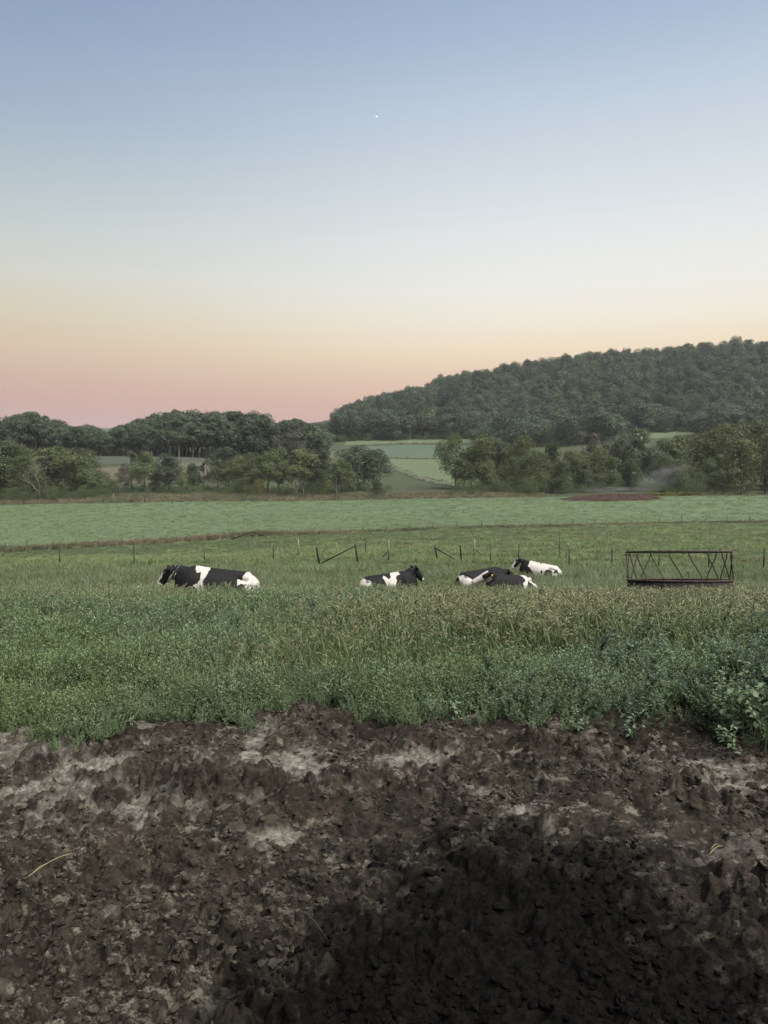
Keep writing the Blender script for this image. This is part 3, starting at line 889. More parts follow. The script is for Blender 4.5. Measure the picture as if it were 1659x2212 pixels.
def ellipsoid(mb, c, r, rot=(0, 0, 0), n=14):
    u = np.linspace(0, 2 * np.pi, n, endpoint=False); v = np.linspace(-np.pi / 2, np.pi / 2, n // 2 + 1)
    V = np.array([[math.cos(b) * math.cos(a), math.cos(b) * math.sin(a), math.sin(b)] for b in v for a in u]) * np.array(r)
    V = V @ np.array(Euler(rot).to_matrix()).T + np.array(c)
    Q = [(i * n + j, i * n + (j + 1) % n, (i + 1) * n + (j + 1) % n, (i + 1) * n + j) for i in range(n // 2) for j in range(n)]
    mb.add(V, Q)


def cow(loc, yaw, poll, muzzle, white, black, face, label, collar=None, tags=(), leg_side=1, scale=1.0):
    """a lying cow, x forward. white / black: outlines in (x, z) on its flanks"""
    poll = np.array(poll, float); muzzle = np.array(muzzle, float); d = muzzle - poll; hl = np.linalg.norm(d); d /= hl
    side = np.cross(d, np.array([0, 0, 1.0])); side /= np.linalg.norm(side); hup = np.cross(side, d)
    mb = MB()
    # trunk
    xs = [-.99, -.93, -.84, -.68, -.45, -.15, .15, .38, .56, .72, .80]
    zc = [.36, .38, .41, .42, .42, .43, .44, .46, .47, .46, .46]
    ry = [.08, .18, .27, .34, .39, .43, .40, .33, .26, .18, .08]
    rz = [.13, .21, .28, .335, .37, .38, .40, .43, .40, .31, .16]
    mb.tube(np.stack([xs, np.zeros(11), zc], 1), np.stack([ry, rz], 1), 20)
    mb.tube(np.array([[-.90, 0, .56], [-.7, 0, .72], [-.3, 0, .765], [.1, 0, .80], [.36, 0, .835], [.55, 0, .80]]), [.04, .06, .06, .07, .08, .06], 10)   # spine
    for s in (-1, 1):
        ellipsoid(mb, (-.70, s * .21, .665), (.13, .075, .075), (s * R(25), 0, 0))                     # hip bone
        ellipsoid(mb, (-.93, s * .13, .50), (.07, .06, .08))                      # pin bone
        ellipsoid(mb, (-.62, s * .31, .30), (.36, .17, .29), (0, R(18), 0))       # thigh
        mb.tube(np.array([[-.36, s * .44, .24], [-.10, s * .50, .17], [.02, s * .52, .10]]), [.12, .085, .065], 10)     # gaskin
        mb.tube(np.array([[.02, s * .52, .10], [-.2, s * .55, .06], [-.38, s * .56, .05], [-.48, s * .56, .045]]), [.065, .045, .045, .055], 10)
        ellipsoid(mb, (.42, s * .25, .48), (.22, .14, .32), (0, R(-14), 0))       # shoulder
        mb.tube(np.array([[.5, s * .28, .30], [.68, s * .27, .18], [.82, s * .25, .09]]), [.12, .085, .065], 10)        # forearm
        mb.tube(np.array([[.82, s * .25, .09], [.66, s * .22, .05], [.50, s * .20, .05]]), [.062, .045, .05], 10)
    ellipsoid(mb, (-.05, 0, .30), (.75, .47, .28))                                # belly spreading on the ground
    # neck
    n0 = np.array([.42, 0, .56]); n1 = poll - d * .02 - hup * .06
    mid = (n0 + n1) / 2 + np.array([0.02, 0, .02]); c1 = n0 * .25 + n1 * .75 + np.array([.03, 0, .01])
    mb.tube(np.array([n0 - np.array([.1, 0, .02]), n0, mid, c1, n1]), np.array([[.20, .28], [.19, .27], [.14, .21], [.11, .165], [.095, .13]]), 16)
    ellipsoid(mb, (.70, 0, .38), (.14, .10, .22))                                 # brisket
    # head
    st = np.array([-.04, .02, .10, .17, .26, .34, .42, .475, .505]) * hl / .50
    hr = [.07, .095, .108, .112, .090, .078, .078, .074, .045]; hv = [.07, .105, .125, .128, .108, .092, .085, .072, .040]
    off = [0.0, -.01, -.02, -.025, -.018, -.010, -.008, -.008, -.01]
    HP = poll + st[:, None] * d + np.array(off)[:, None] * hup
    mb.tube(HP, np.stack([hr, hv], 1), 16)
    ellipsoid(mb, poll + hup * .055 + d * .0, (.05, .07, .05))                    # poll crest
    ellipsoid(mb, poll + d * .20 * hl / .5 - hup * .095, (.13, .055, .06), (0, math.atan2(-d[2], math.hypot(d[0], d[1])), math.atan2(d[1], d[0])))   # jaw
    ear_roots = {}
    for s in (-1, 1):
        e0 = poll + d * .03 + side * s * .085 - hup * .01; e1 = e0 + side * s * .235 - d * .06 + hup * (.03 if s > 0 else .02)
        mb.tube(np.array([e0, e0 * .7 + e1 * .3, e0 * .35 + e1 * .65, e1]), np.array([[.035, .03], [.070, .028], [.066, .022], [.012, .012]]), 10, upref=tuple(d * .4 + hup))
        ear_roots[s] = (e0, e1)
    # tail
    mb.tube(np.array([[-.88, .0, .56], [-.99, .02, .50], [-1.07, .05, .34], [-1.08, .12, .18], [-1.0, .25, .06]]), [.04, .04, .03, .026, .05], 8)
    me0 = mb.mesh('cow_rough')
    tmp = bpy.data.objects.new('cow_rough', me0); COL.objects.link(tmp)
    md = tmp.modifiers.new('r', 'REMESH'); md.mode = 'VOXEL'; md.voxel_size = 0.016
    sm = tmp.modifiers.new('s', 'SMOOTH'); sm.factor = 0.5; sm.iterations = 11
    dg = bpy.context.evaluated_depsgraph_get()
    me = bpy.data.meshes.new_from_object(tmp.evaluated_get(dg))
    bpy.data.objects.remove(tmp); bpy.data.meshes.remove(me0)
    me.name = 'cow'; me.materials.clear(); me.materials.append(M_coat)
    n = len(me.vertices); V = np.zeros(n * 3, np.float32); me.vertices.foreach_get('co', V); V = V.reshape(-1, 3).astype(float)
    me.polygons.foreach_set('use_smooth', np.ones(len(me.polygons), bool))
    jx = V[:, 0] + .018 * (fbm(V[:, 0] * 14, V[:, 2] * 14 + V[:, 1] * 5, 4, 2) - .5); jz = V[:, 2] + .018 * (fbm(V[:, 0] * 14 + 7, V[:, 2] * 14 + V[:, 1] * 5, 5, 2) - .5)
    coat = np.zeros(n)
    for p in white: coat[in_poly(jx, jz, p)] = 1
    for p in black: coat[in_poly(jx, jz, p)] = 0
    rel = V - poll; hs = rel @ d; hy = rel @ side; hz = rel @ hup; off_axis = np.hypot(hy, hz)
    isear = (np.abs(hy) > .115) & (hs < .10) & (hs > -.14) & (off_axis < .36) & (np.abs(hz) < .16)
    ishead = (off_axis < .21) & (hs > -.03) & (hs < hl + .1) & (V[:, 0] > .55) & ~isear
    coat[(off_axis < .34) & (hs > -.12) & (hs < .1)] = 0
    hw = np.zeros(n)
    hn = .03 * (fbm(V[:, 0] * 20, V[:, 2] * 20, 9, 2) - .5)
    if face == 'blaze':
        hw[(hz + hn > .035) & (hs > .17 * hl / .5) & (np.abs(hy) < .075)] = 1
        hw[(hs > .40 * hl / .5) & (hz < .2)] = 1; hw[(hz < -.10 + hn) & (hs > -.02) & (hs < .25)] = 1
        hw[(np.abs(hy) < .05) & (hz > .06) & (hs < .06) & (hs > .0)] = 1
    elif face == 'white':
        hw[:] = 1
        hw[(hs < .30 + hn) & (hz < .062) & (hz > -.085 - .1 * (hs - .1)) & (hs > .06)] = 0
        hw[(hs < .07 + hn)] = 0
    elif face == 'nose':
        hw[(hs > .42 * hl / .5) & (hz > -.02)] = 1
    coat[ishead] = hw[ishead]; coat[isear] = 0
    nose = np.clip((hs - hl * .955) / (.03), 0, 1) * (off_axis < .2)
    for nm, arr in (('coat', coat), ('nose', nose)):
        a = me.attributes.new(nm, 'FLOAT', 'POINT'); a.data.foreach_set('value', arr.astype(np.float32))
    root = obj('cow', me); root.location = loc; root.rotation_euler = (0, 0, yaw); root.scale = (scale,) * 3
    tag(root, label, 'cow', 'cows lying in the pasture')
    for s in (-1, 1):
        e = MB(); ellipsoid(e, poll + d * .155 * hl / .5 + side * s * .098 + hup * .035, (.021, .021, .021)); obj('eye', e.mesh('eye', [M_eye], True), root)
    if collar:
        c = MB(); q = n0 * .22 + n1 * .78 + np.array([.03, 0, .01]); ax = n1 - mid; ax /= np.linalg.norm(ax)
        sd = np.cross(ax, [0, 0, 1]); sd /= np.linalg.norm(sd); uu = np.cross(sd, ax); a = np.linspace(0, 2 * np.pi, 25)
        ring = [q + sd * math.cos(t) * .112 + uu * math.sin(t) * .160 for t in a]
        V2 = []; Q2 = []
        for r_ in ring: V2 += [r_ - ax * .019, r_ + ax * .019, r_ + ax * .019 + (r_ - q) * .07, r_ - ax * .019 + (r_ - q) * .07]
        for k in range(24):
            for b in range(4): Q2.append((k * 4 + b, k * 4 + (b + 1) % 4, k * 4 + 4 + (b + 1) % 4, k * 4 + 4 + b))
        c.add(V2, Q2); co = obj('collar', c.mesh('collar', [M_collar]), root)
        if collar == 'red':
            t = MB(); z = -1 if True else 1
            p = q - uu * .16 + sd * leg_side * .085; t.box(p, (.05, .03, .10)); obj('collar_tag', t.mesh('collar_tag', [M_red]), co)['label'] = 'small red tag hanging on the collar'
    for s in tags:
        t = MB(); e0, e1 = ear_roots[s]; p = e0 * .55 + e1 * .45
        t.box(p - np.array([0, 0, .06]) + side * s * .01, (.055, .012, .075), 0, (0, 0, math.atan2(side[0], -side[1])))
        obj('ear_tag', t.mesh('ear_tag', [M_yel]), root)['label'] = 'yellow tag hanging from the ear'
    CAMH.append((loc[0], loc[1], 1.1 * scale, 0.50 * scale))
    return root


def zpts(pts, x0, px0, sc, z0, py0, sz, flip=1):
    return [(x0 + flip * (a - px0) / sc, z0 - (b - py0) / sz) for a, b in pts]


# facing left, nearest of all
f1 = lambda pts: zpts(pts, .35, 610, 503, .89, 215, 503, -1)
w1 = [f1([(600, 120), (775, 120), (770, 240), (755, 300), (728, 340), (725, 390), (738, 440), (775, 500), (770, 600), (690, 600), (680, 500), (655, 440), (622, 390), (668, 380), (690, 340), (692, 300), (685, 268), (645, 272), (625, 245)]),
      f1([(1085, 335), (1150, 352), (1140, 330), (1165, 250), (1210, 250), (1400, 480), (1400, 620), (1170, 620), (1150, 500), (1090, 400)])]
b1 = [f1([(1095, 395), (1130, 378), (1172, 385), (1178, 440), (1160, 490), (1100, 480)])]
p = at_depth(456, 16.6)
cow(p, R(180), (.90, 0, .84), (1.17, 0.0, .47), w1, b1, 'blaze', 'black cow with a white saddle and red tagged collar, nearest and leftmost lying cow', 'red', (), 1)
# facing right, alone in the middle
f2 = lambda pts: zpts(pts, .35, 1050, 690, .85, 262, 690, 1)
w2 = [f2([(590, 335), (620, 300), (660, 330), (720, 362), (755, 345), (770, 290), (790, 180), (930, 180), (968, 285), (900, 300), (862, 345), (880, 395), (855, 470), (860, 600), (690, 600), (645, 450), (620, 390)]),
      f2([(60, 360), (300, 380), (340, 400), (348, 470), (330, 560), (320, 700), (60, 700)])]
p = at_depth(846, 22.6)
cow(p, R(10), (.72, 0.02, .98), (1.00, .08, .58), w2, [], 'nose', 'black cow with white flank patch and white tail end, lying alone facing right', None, (), -1, .96)
# dark cow partly hidden
f3 = lambda pts: zpts(pts, -.74, 190, 430, .80, 225, 430, 1)
w3 = [f3([(95, 300), (140, 278), (190, 290), (240, 330), (240, 420), (110, 440), (80, 360)])]
p = at_depth(1050, 26.0)
cow(p, R(14), (.80, 0, .74), (1.12, -.05, .36), w3, [], 'nose', 'dark cow with white hindquarters, half hidden behind the cow with the yellow ear tag', None, (), -1)
# white faced cow, yellow ear tag
f4 = lambda pts: zpts(pts, .35, 640, 316, .85, 255, 500, -1)
w4 = [f4([(890, 150), (985, 150), (1000, 300), (980, 325), (1005, 390), (1035, 440), (1030, 560), (985, 560), (965, 400), (940, 352), (905, 410), (880, 560), (820, 560), (845, 430), (858, 372), (905, 350), (912, 300)]),
      f4([(1035, 320), (1060, 330), (1130, 410), (1100, 430), (1050, 350)])]
p = at_depth(1098, 21.6)
cow(p, R(212), (.66, .02, .98), (1.14, -.30, .66), w4, [], 'white', 'cow with white face, black eye patch and yellow ear tag, facing left', None, (-1,), 1, .92)
# farthest cow
f5 = lambda pts: zpts(pts, .35, 1170, 229, .86, 130, 330, -1)
w5 = [f5([(1165, 20), (1440, 20), (1560, 260), (1560, 420), (1240, 420), (1245, 260), (1205, 215), (1180, 180)])]
b5 = [f5([(1355, 215), (1390, 205), (1430, 230), (1432, 300), (1345, 300)]), f5([(1312, 225), (1330, 225), (1330, 262), (1315, 265)]), f5([(1432, 200), (1462, 215), (1470, 255), (1440, 250)]), f5([(1268, 60), (1290, 60), (1290, 150), (1275, 145)])]
p = at_depth(1164, 32.5)
cow(p, R(148), (.83, 0.0, .93), (1.10, .17, .54), w5, b5, 'blaze', 'mostly white bodied cow with black head and neck, farthest right of the herd', 'red', (), 1, 1.0)

# ------------------------------------------------------------------ round bale feeder
M_rust = plain('rusty_steel', (0.036, 0.027, 0.021), 0.75, 0.3, 0.5, 14, 0.15, (0.074, 0.055, 0.042))
M_sheet = plain('feeder_sheet', (0.0210, 0.0168, 0.0140), 0.8, 0.25, 0.5, 9, 0.2, (0.0385, 0.0315, 0.0266))


def feeder():
    c = at_depth(1474, 17.9); Rr = 1.16
    n = np.array([float(H(c[0] - 1, c[1]) - H(c[0] + 1, c[1])) / 2, float(H(c[0], c[1] - 1) - H(c[0], c[1] + 1)) / 2, 1.0]); n /= np.linalg.norm(n)
    root = empty('bale_feeder', tuple(c)); q = Vector((0, 0, 1)).rotation_difference(Vector((0.0, n[1] * 0.86, n[2])))
    root.rotation_mode = 'QUATERNION'; root.rotation_quaternion = q
    tag(root, 'rusty round bale feeder ring with slanted bars standing in the tall grass', 'bale feeder')

    def ring(name, z, r, rad, m):
        a = np.linspace(0, 2 * np.pi, 49); mb = MB(); mb.tube(np.stack([np.cos(a) * r, np.sin(a) * r, np.full(49, z)], 1), rad, 8, 0, False); return obj(name, mb.mesh(name, [m], True), root)
    ring('top_rail', 1.27, Rr, .021, M_rust); ring('skirt_rail', .61, Rr, .021, M_rust); ring('bottom_rail', .03, Rr, .02, M_rust)
    a = np.linspace(0, 2 * np.pi, 73); mb = MB()
    V = []; Q = []
    for t in a:
        for rr, z in ((Rr - .004, .04), (Rr - .004, .605), (Rr - .010, .605), (Rr - .010, .04)): V.append((math.cos(t) * rr, math.sin(t) * rr, z))
    for k in range(72):
        for b in range(4): Q.append((k * 4 + b, k * 4 + (b + 1) % 4, k * 4 + 4 + (b + 1) % 4, k * 4 + 4 + b))
    mb.add(V, Q); obj('skirt', mb.mesh('skirt', [M_sheet], True), root)
    for k in range(18):
        th = -70.7 + 20.3 * k                                   # from the front, to the right
        if k in (10, 11, 12): continue                          # missing bars at the back, as in the ring on the spot
        sh = 13.5
        t = np.array([0, .10, .22, .80, .92, 1.0]); az = np.radians(th + sh * np.array([0, .0, .10, .90, 1.0, 1.0]))
        z = 1.27 - t * .66; mb = MB()
        mb.tube(np.stack([np.sin(az) * Rr, -np.cos(az) * Rr, z], 1), .0145, 8); obj('bar', mb.mesh('bar', [M_rust], True), root)
    for th in (28, 152, -92):
        mb = MB(); az = R(th); mb.tube(np.array([[math.sin(az - .03) * Rr, -math.cos(az - .03) * Rr, 1.27], [math.sin(az + .03) * Rr, -math.cos(az + .03) * Rr, 1.27]]), .034, 8)
        mb.box((math.sin(az) * Rr, -math.cos(az) * Rr, 1.315), (.03, .02, .05)); obj('sleeve', mb.mesh('sleeve', [M_rust], True), root)
    CAMH.append((c[0], c[1], 1.3, 1.25))


feeder()

# ------------------------------------------------------------------ fences
M_post = plain('steel_post', (0.0154, 0.0182, 0.0154), 0.6, 0.3, 0.3, 10)
M_wood = plain('grey_wood', (0.1650, 0.1500, 0.1200), 0.85, 0.1, 0.4, 12)
M_dark = plain('dark_timber', (0.0210, 0.0189, 0.0161), 0.85, 0.15, 0.4, 12)
M_wire = plain('wire', (0.06, 0.06, 0.058), 0.5, 0.4, 0.2, 10, 0.5)


def Z1(x, y): return (x * .7535 / 1.507, (1050 + y * .7535) / 1.507)


def Z2(x, y): return ((1250 + x * .7535) / 1.507, (1050 + y * .7535) / 1.507)


def bar(name, pa, pb, r, m, parent, n=6):
    mb = MB(); pa = np.array(pa, float); pb = np.array(pb, float); o0 = np.array(parent.location)
    mb.tube(np.array([pa, pb]) - o0, r, n); return obj(name, mb.mesh(name, [m]), parent)


def tpost_mesh(h, m):
    mb = MB(); mb.box((0, .006, h / 2 - .15), (.036, .006, h + .3)); mb.box((0, -.012, h / 2 - .15), (.007, .028, h + .3))
    for k in range(5): mb.box((0, -.030, h * (.2 + .17 * k)), (.007, .008, .02))
    return mb.mesh('steel_post', [m])


def row_h(top, base_pt):
    """post height from where its tip shows"""
    d = base_pt[1]; c, s = math.cos(PITCH), math.sin(PITCH)
    up = -(top - 1106) / FPX
    return EYE + d * (up * c - s) / (c + up * s) - base_pt[2]


def wire_run(parent, pts, fr, r=0.004):
    for f in fr:
        mb = MB(); P = []
        for a, b in zip(pts[:-1], pts[1:]):
            for t in np.linspace(0, 1, 5)[:-1]: P.append(a[0] * (1 - t) + b[0] * t + np.array([0, 0, (a[1] * (1 - t) + b[1] * t) * f - .05 * math.sin(math.pi * t)]))
        P.append(pts[-1][0] + np.array([0, 0, pts[-1][1] * f])); mb.tube(np.array(P) - np.array(parent.location), r, 3, 0, False)
        obj('wire', mb.mesh('wire', [M_wire]), parent)


def line_fence():
    tops1 = [(-85, 958), (15, 953), (110, 948), (223, 942), (322, 936), (422, 931), (521, 930), (618, 925), (716, 920), (810, 916), (899, 912), (990, 905), (1173, 904), (1256, 898), (1358, 890), (1466, 884), (1566, 881)]
    tops2 = [(10, 876), (112, 872), (212, 868), (314, 862), (423, 853), (528, 856), (636, 853), (720, 852), (818, 850), (913, 848), (1009, 846), (1097, 841), (1194, 836), (1290, 833), (1396, 832), (1485, 832), (1582, 832), (1680, 830), (1780, 830)]
    T = [Z1(*a) for a in tops1] + [Z2(*a) for a in tops2]
    Yt, Yv = STRIP
    pts = []
    for px, top in T:
        t = (px - 829.5) / FPX; Y = float(np.interp(t, Yt, Yv)) + 0.4; p = np.array([t * Y, Y, float(H(t * Y, Y))]); pts.append((p, min(max(row_h(top, p), 1.0), 1.9)))
    root = empty('line_fence', tuple(pts[len(pts) // 2][0])); tag(root, 'long wire fence of thin steel posts along the near edge of the hay field', 'fence')
    me = tpost_mesh(1.3, M_post)
    for p, h in pts:
        o = bpy.data.objects.new('post', me); COL.objects.link(o); o.parent = root; o.location = p - np.array(root.location)
        o.scale = (2.6, 2.6, h / 1.3); o.rotation_euler = (random.uniform(-.04, .04), random.uniform(-.04, .04), random.uniform(0, 6))
    wire_run(root, pts, (.35, .65, .92), 0.006)
    k = T.index(Z1(990, 905)); a, b = pts[k][0], pts[k + 1][0]
    m = a * .5 + b * .5; up = np.array([0, 0, 1.0])
    br = empty('fence_brace', tuple(m)); tag(br, 'collapsed dark timber brace forming a low peak beside the line fence', 'fence brace')
    P = [hit(*Z1(1000, 941), 60), hit(*Z1(1090, 934), 60), hit(*Z1(1150, 929), 60)]
    Pm = P[1] + np.array([0, 0, row_h(Z1(1088, 903)[1], P[1])])
    bar('rail', P[0] + up * .15, Pm, .085, M_dark, br); bar('rail', Pm, P[2] + up * .1, .075, M_dark, br); bar('post', P[1] - up * .2, Pm, .04, M_dark, br)


line_fence()


def pasture_fence():
    rows = [(Z1, 258, 975, 1043), (Z1, 580, 965, 1040), (Z1, 882, 978, 1036), (Z1, 1182, 968, 1034), (Z2, 461, 955, 1037), (Z2, 579, 955, 1036), (Z2, 801, 977, 1053), (Z2, 982, 978, 1055), (Z2, 1186, 980, 1058), (Z2, 1403, 975, 1056), (Z2, 1640, 975, 1055)]
    pts = []
    for f, x, t, b in rows:
        px, top = f(x, t); g = hit(*f(x, b + 4), 18); pts.append((g, row_h(top, g)))
    root = empty('pasture_fence', tuple(pts[4][0])); tag(root, 'sagging wire fence of thin dark steel posts right behind the cows', 'fence')
    me = tpost_mesh(1.2, M_post)
    for p, h in pts:
        o = bpy.data.objects.new('post', me); COL.objects.link(o); o.parent = root; o.location = p - np.array(root.location)
        o.scale = (1.8, 1.8, h / 1.2); o.rotation_euler = (random.uniform(-.03, .03), random.uniform(-.05, .05), random.uniform(0, 6))
    # corner assemblies left and right of the gap: leaning timber posts with a diagonal rail
    up = np.array([0, 0, 1.0])

    def P(f, x, y, ref): g = ref; return np.array([(f(x, y)[0] - 829.5) / FPX * g[1], g[1], g[2] + row_h(f(x, y)[1], g)])
    A = hit(*Z1(1383, 1046), 18); B = hit(*Z1(1548, 1048), 18); B[1] = A[1] + .3; B[0] = (Z1(1548, 0)[0] - 829.5) / FPX * B[1]; B[2] = float(H(B[0], B[1]))
    g = empty('fence_corner', tuple(A)); tag(g, 'two leaning dark posts joined by a rail rising rightwards, left of the gap', 'fence corner')
    bar('post', A - up * .25, P(Z1, 1366, 970, A), .062, M_dark, g); bar('post', B - up * .25, P(Z1, 1534, 958, B), .062, M_dark, g)
    bar('rail', P(Z1, 1386, 1040, A), P(Z1, 1533, 966, B), .042, M_dark, g); bar('wire', P(Z1, 1370, 985, A), P(Z1, 1545, 1020, B), .008, M_wire, g)
    A2 = hit(*Z2(236, 1032), 18); B2 = hit(*Z2(338, 1036), 18); B2[1] = A2[1]; B2[0] = (Z2(338, 0)[0] - 829.5) / FPX * B2[1]; B2[2] = float(H(B2[0], B2[1]))
    g = empty('fence_corner', tuple(A2)); tag(g, 'two dark posts with a rail falling rightwards, right of the gap', 'fence corner')
    bar('post', A2 - up * .25, P(Z2, 221, 970, A2), .062, M_dark, g); bar('post', B2 - up * .25, P(Z2, 331, 962, B2), .055, M_dark, g)
    bar('rail', P(Z2, 224, 974, A2), P(Z2, 326, 1034, B2), .040, M_dark, g); bar('wire', P(Z2, 270, 992, A2), P(Z2, 331, 966, B2), .012, M_wire, g)
    wire_run(root, pts[:4] + [(A, 1.0)], (.45, .8), .004); wire_run(root, [(B2, 1.0)] + pts[4:], (.45, .8), .004)
    # thinner posts standing deeper in the pasture
    for f, x, t, b, m, r, lab in [(Z1, 1166, 930, 968, M_post, .03, 'thin dark stake behind the second post row, left of the pale post'), (Z1, 1453, 950, 998, M_wood, .028, 'thin pale topped stake between the leaning corner posts'),
                                  (Z1, 1579, 930, 1005, M_post, .03, 'thin tall dark stake just right of the left leaning corner'), (Z2, 757, 924, 1005, M_post, .032, 'tall dark stake behind the farthest cow'),
                                  (Z1, 1290, 938, 1012, M_wood, .065, 'pale weathered wooden post left of the leaning corner posts'), (Z2, 20, 938, 1020, M_wood, .065, 'pale wooden post standing in the middle of the gap'), (Z2, 390, 938, 1012, M_wood, .065, 'pale wooden post right of the falling rail')]:
        g = hit(*f(x, b + 5), 18); px, top = f(x, t)
        mb = MB(); h = row_h(top, g); mb.tube(np.array([[0, 0, -.3], [0.005, 0, h * .5], [0.0, 0, h]]), [r, r, r * .92], 7)
        o = obj('fence_post', mb.mesh('fence_post', [m]), loc=g); tag(o, lab, 'post')
        for cond, q0, q1 in (((f, x) == (Z1, 1290), (Z1, 1238, 1028), (Z1, 1290, 998)), ((f, x) == (Z2, 20), (Z2, -5, 1012), (Z2, 20, 987)), ((f, x) == (Z2, 390), (Z2, 392, 975), (Z2, 420, 1003))):
            if cond:
                e = MB(); e.tube(np.array([P(*q0, g), P(*q1, g)]) - g, .032, 6); obj('brace', e.mesh('brace', [M_dark]), o)['label'] = 'dark slanting brace'


pasture_fence()


def wood_edge_posts():
    """old wooden posts along the tree line beyond the hay field"""
    P = [(160, 735, 772), (367, 733, 772), (448, 750, 776), (490, 738, 776), (211, 745, 768), (567, 757, 776), (625, 755, 776), (745, 764, 778), (802, 766, 779), (866, 764, 778)]
    pts = []
    for x, t, b in P:
        g = hit(*Z1(x, b + 3), 150); pts.append((g, min(max(row_h(Z1(x, t)[1], g), .8), 2.6)))
    root = empty('tree_line_fence', tuple(pts[3][0])); tag(root, 'row of old grey wooden posts along the far hay field edge, under left trees', 'fence')
    for g, h in pts:
        r = random.uniform(.09, .14); mb = MB(); mb.tube(np.array([[0, 0, -.3], [random.uniform(-.05, .05), 0, h]]) + g - np.array(root.location), [r, r * .85], 7); obj('post', mb.mesh('post', [random.choice([M_wood, M_wood, M_dark])]), root)


wood_edge_posts()

# ------------------------------------------------------------------ manure heap and its steam
def heap():
    a = hit(1208, 1079, 150); b = hit(1424, 1079, 150); Y = min(a[1], 207)
    a = at_depth(1208, Y); b = at_depth(1424, Y); c = (a + b) / 2; Lx = (b[0] - a[0]) / 2; Ly = 6.0
    m, N, L = newmat('manure')
    f = noise(N, L, .5, 5, .65); f2 = noise(N, L, 2.2, 5, .7)
    col = mixrgb(N, L, (0.048, 0.032, 0.024), (0.090, 0.057, 0.041), f); col = mixrgb(N, L, col, (0.022, 0.014, 0.012), f2)
    principled(N, L, col, .9, .1, f2, .15, .8)
    n, k = 150, 50
    u = np.linspace(-1, 1, n)[None, :]; v = np.linspace(-1, 1, k)[:, None]
    X = c[0] + u * Lx * (1 + 0 * v); Y_ = c[1] + v * Ly * (1 + 0 * u)
    r = np.sqrt((np.abs(u) ** 2.2) + v ** 2 + 0 * u) + (fbm(X / 2.5, Y_ / 2.5, 3, 3) - .5) * .35
    prof = np.clip(1 - r, 0, 1) ** .40 * (0.80 + .4 * u)
    Z = H(X, Y_) - .15 + prof * 1.75 + (fbm(X / .9, Y_ / .9, 13, 4, .6) - .5) * .8 * np.clip(prof * 3, 0, 1) - .8 * np.clip(r - 1, 0, 1)
    V = np.stack([X, Y_, Z], -1).reshape(-1, 3) - c
    i = np.arange(k - 1)[:, None] * n; j = np.arange(n - 1)[None, :]
    Q = np.stack([i + j, i + j + 1, i + n + j + 1, i + n + j], -1).reshape(-1, 4)
    o = obj('manure_heap', mesh_np('manure_heap', V, Q, [m], smooth=True), loc=c); tag(o, 'long low heap of red brown manure at the far side of the hay field', 'manure heap')
    # steam drifting up to the right
    s, N, L = newmat('steam')
    tc = N.new('ShaderNodeTexCoord'); vm = N.new('ShaderNodeVectorMath'); vm.operation = 'LENGTH'; L.new(tc.outputs['Object'], vm.inputs[0])
    mr = N.new('ShaderNodeMapRange'); mr.interpolation_type = 'SMOOTHSTEP'; mr.inputs['From Min'].default_value = 1.0; mr.inputs['From Max'].default_value = 0.15; L.new(vm.outputs['Value'], mr.inputs[0])
    f = noise(N, L, 2.2, 3, .55, vec=tc.outputs['Object'], lo=.42, hi=.72)
    mu = N.new('ShaderNodeMath'); mu.operation = 'MULTIPLY'; L.new(mr.outputs[0], mu.inputs[0]); L.new(f, mu.inputs[1])
    m2 = N.new('ShaderNodeMath'); m2.operation = 'MULTIPLY'; m2.inputs[1].default_value = .12; L.new(mu.outputs[0], m2.inputs[0])
    pv = N.new('ShaderNodeVolumePrincipled'); pv.inputs['Color'].default_value = (.82, .80, .84, 1); L.new(m2.outputs[0], pv.inputs['Density'])
    oo = N.new('ShaderNodeOutputMaterial'); L.new(pv.outputs[0], oo.inputs['Volume'])
    for nm, ctr, rad, lab in (('steam', (1425, 1030), (11.0, 3.0, 4.4), 'pale steam plume drifting up in front of the right hand trees'), ('steam', (1330, 1058), (14, 3.0, 1.5), 'thin low steam lying on top of the manure heap')):
        g = at_depth(ctr[0], c[1] + 4.0); z = g[2] + row_h(ctr[1], g); e = MB(); ellipsoid(e, (0, 0, 0), (1, 1, 1), n=20)
        q = obj(nm, e.mesh(nm, [s], True), loc=(g[0], g[1], z)); q.scale = rad; q.rotation_euler = (0, R(-20) if ctr[0] > 1400 else 0, 0); tag(q, lab, 'steam', kind='stuff')


heap()

# ------------------------------------------------------------------ grass, weeds and crops
def fox_zone(x, y):
    """how much of the ground carries ripe foxtail: the right half, in a band before the feeder"""
    px = 829.5 + FPX * x / y; n = (fbm(x / 1.6, y / 1.6, 301, 3) - .5)
    k = np.clip((px - 300 + 500 * n) / 900, 0, 1) ** 1.5 * np.clip((y - 5.7 - 1.4 * n + 1.1 * np.clip((1000 - px) / 300, 0, 1)) / 1.4, 0, 1) * np.clip((19 - y) / 4, 0, 1)
    k = np.maximum(k, .35 * np.clip((y - 12.5) / 2, 0, 1) * np.clip((20 - y) / 3, 0, 1))
    return np.clip(k * (1 + 1.6 * n) + n * .35 * np.clip(k * 5, 0, 1), 0, .92)


def goose_zone(x, y):
    px = 829.5 + FPX * x / y; far = np.interp(px, [600, 900, 1100, 1300, 1480, 1659, 1900], [4.9, 5.1, 5.4, 5.8, 6.2, 6.7, 7.2])
    return np.clip((px - 560) / 300, 0, 1) * np.clip((far - y) / .9, 0, 1)


def inside_yard_edge(x, y, soft=.25):
    n = (fbm(x * 2.2, y * 2.2, 411, 3) - .5) + .6 * (fbm(x * 7, y * 7, 415, 2) - .5)
    return (y - edge_Y(x / y)) + n * soft * 2.6


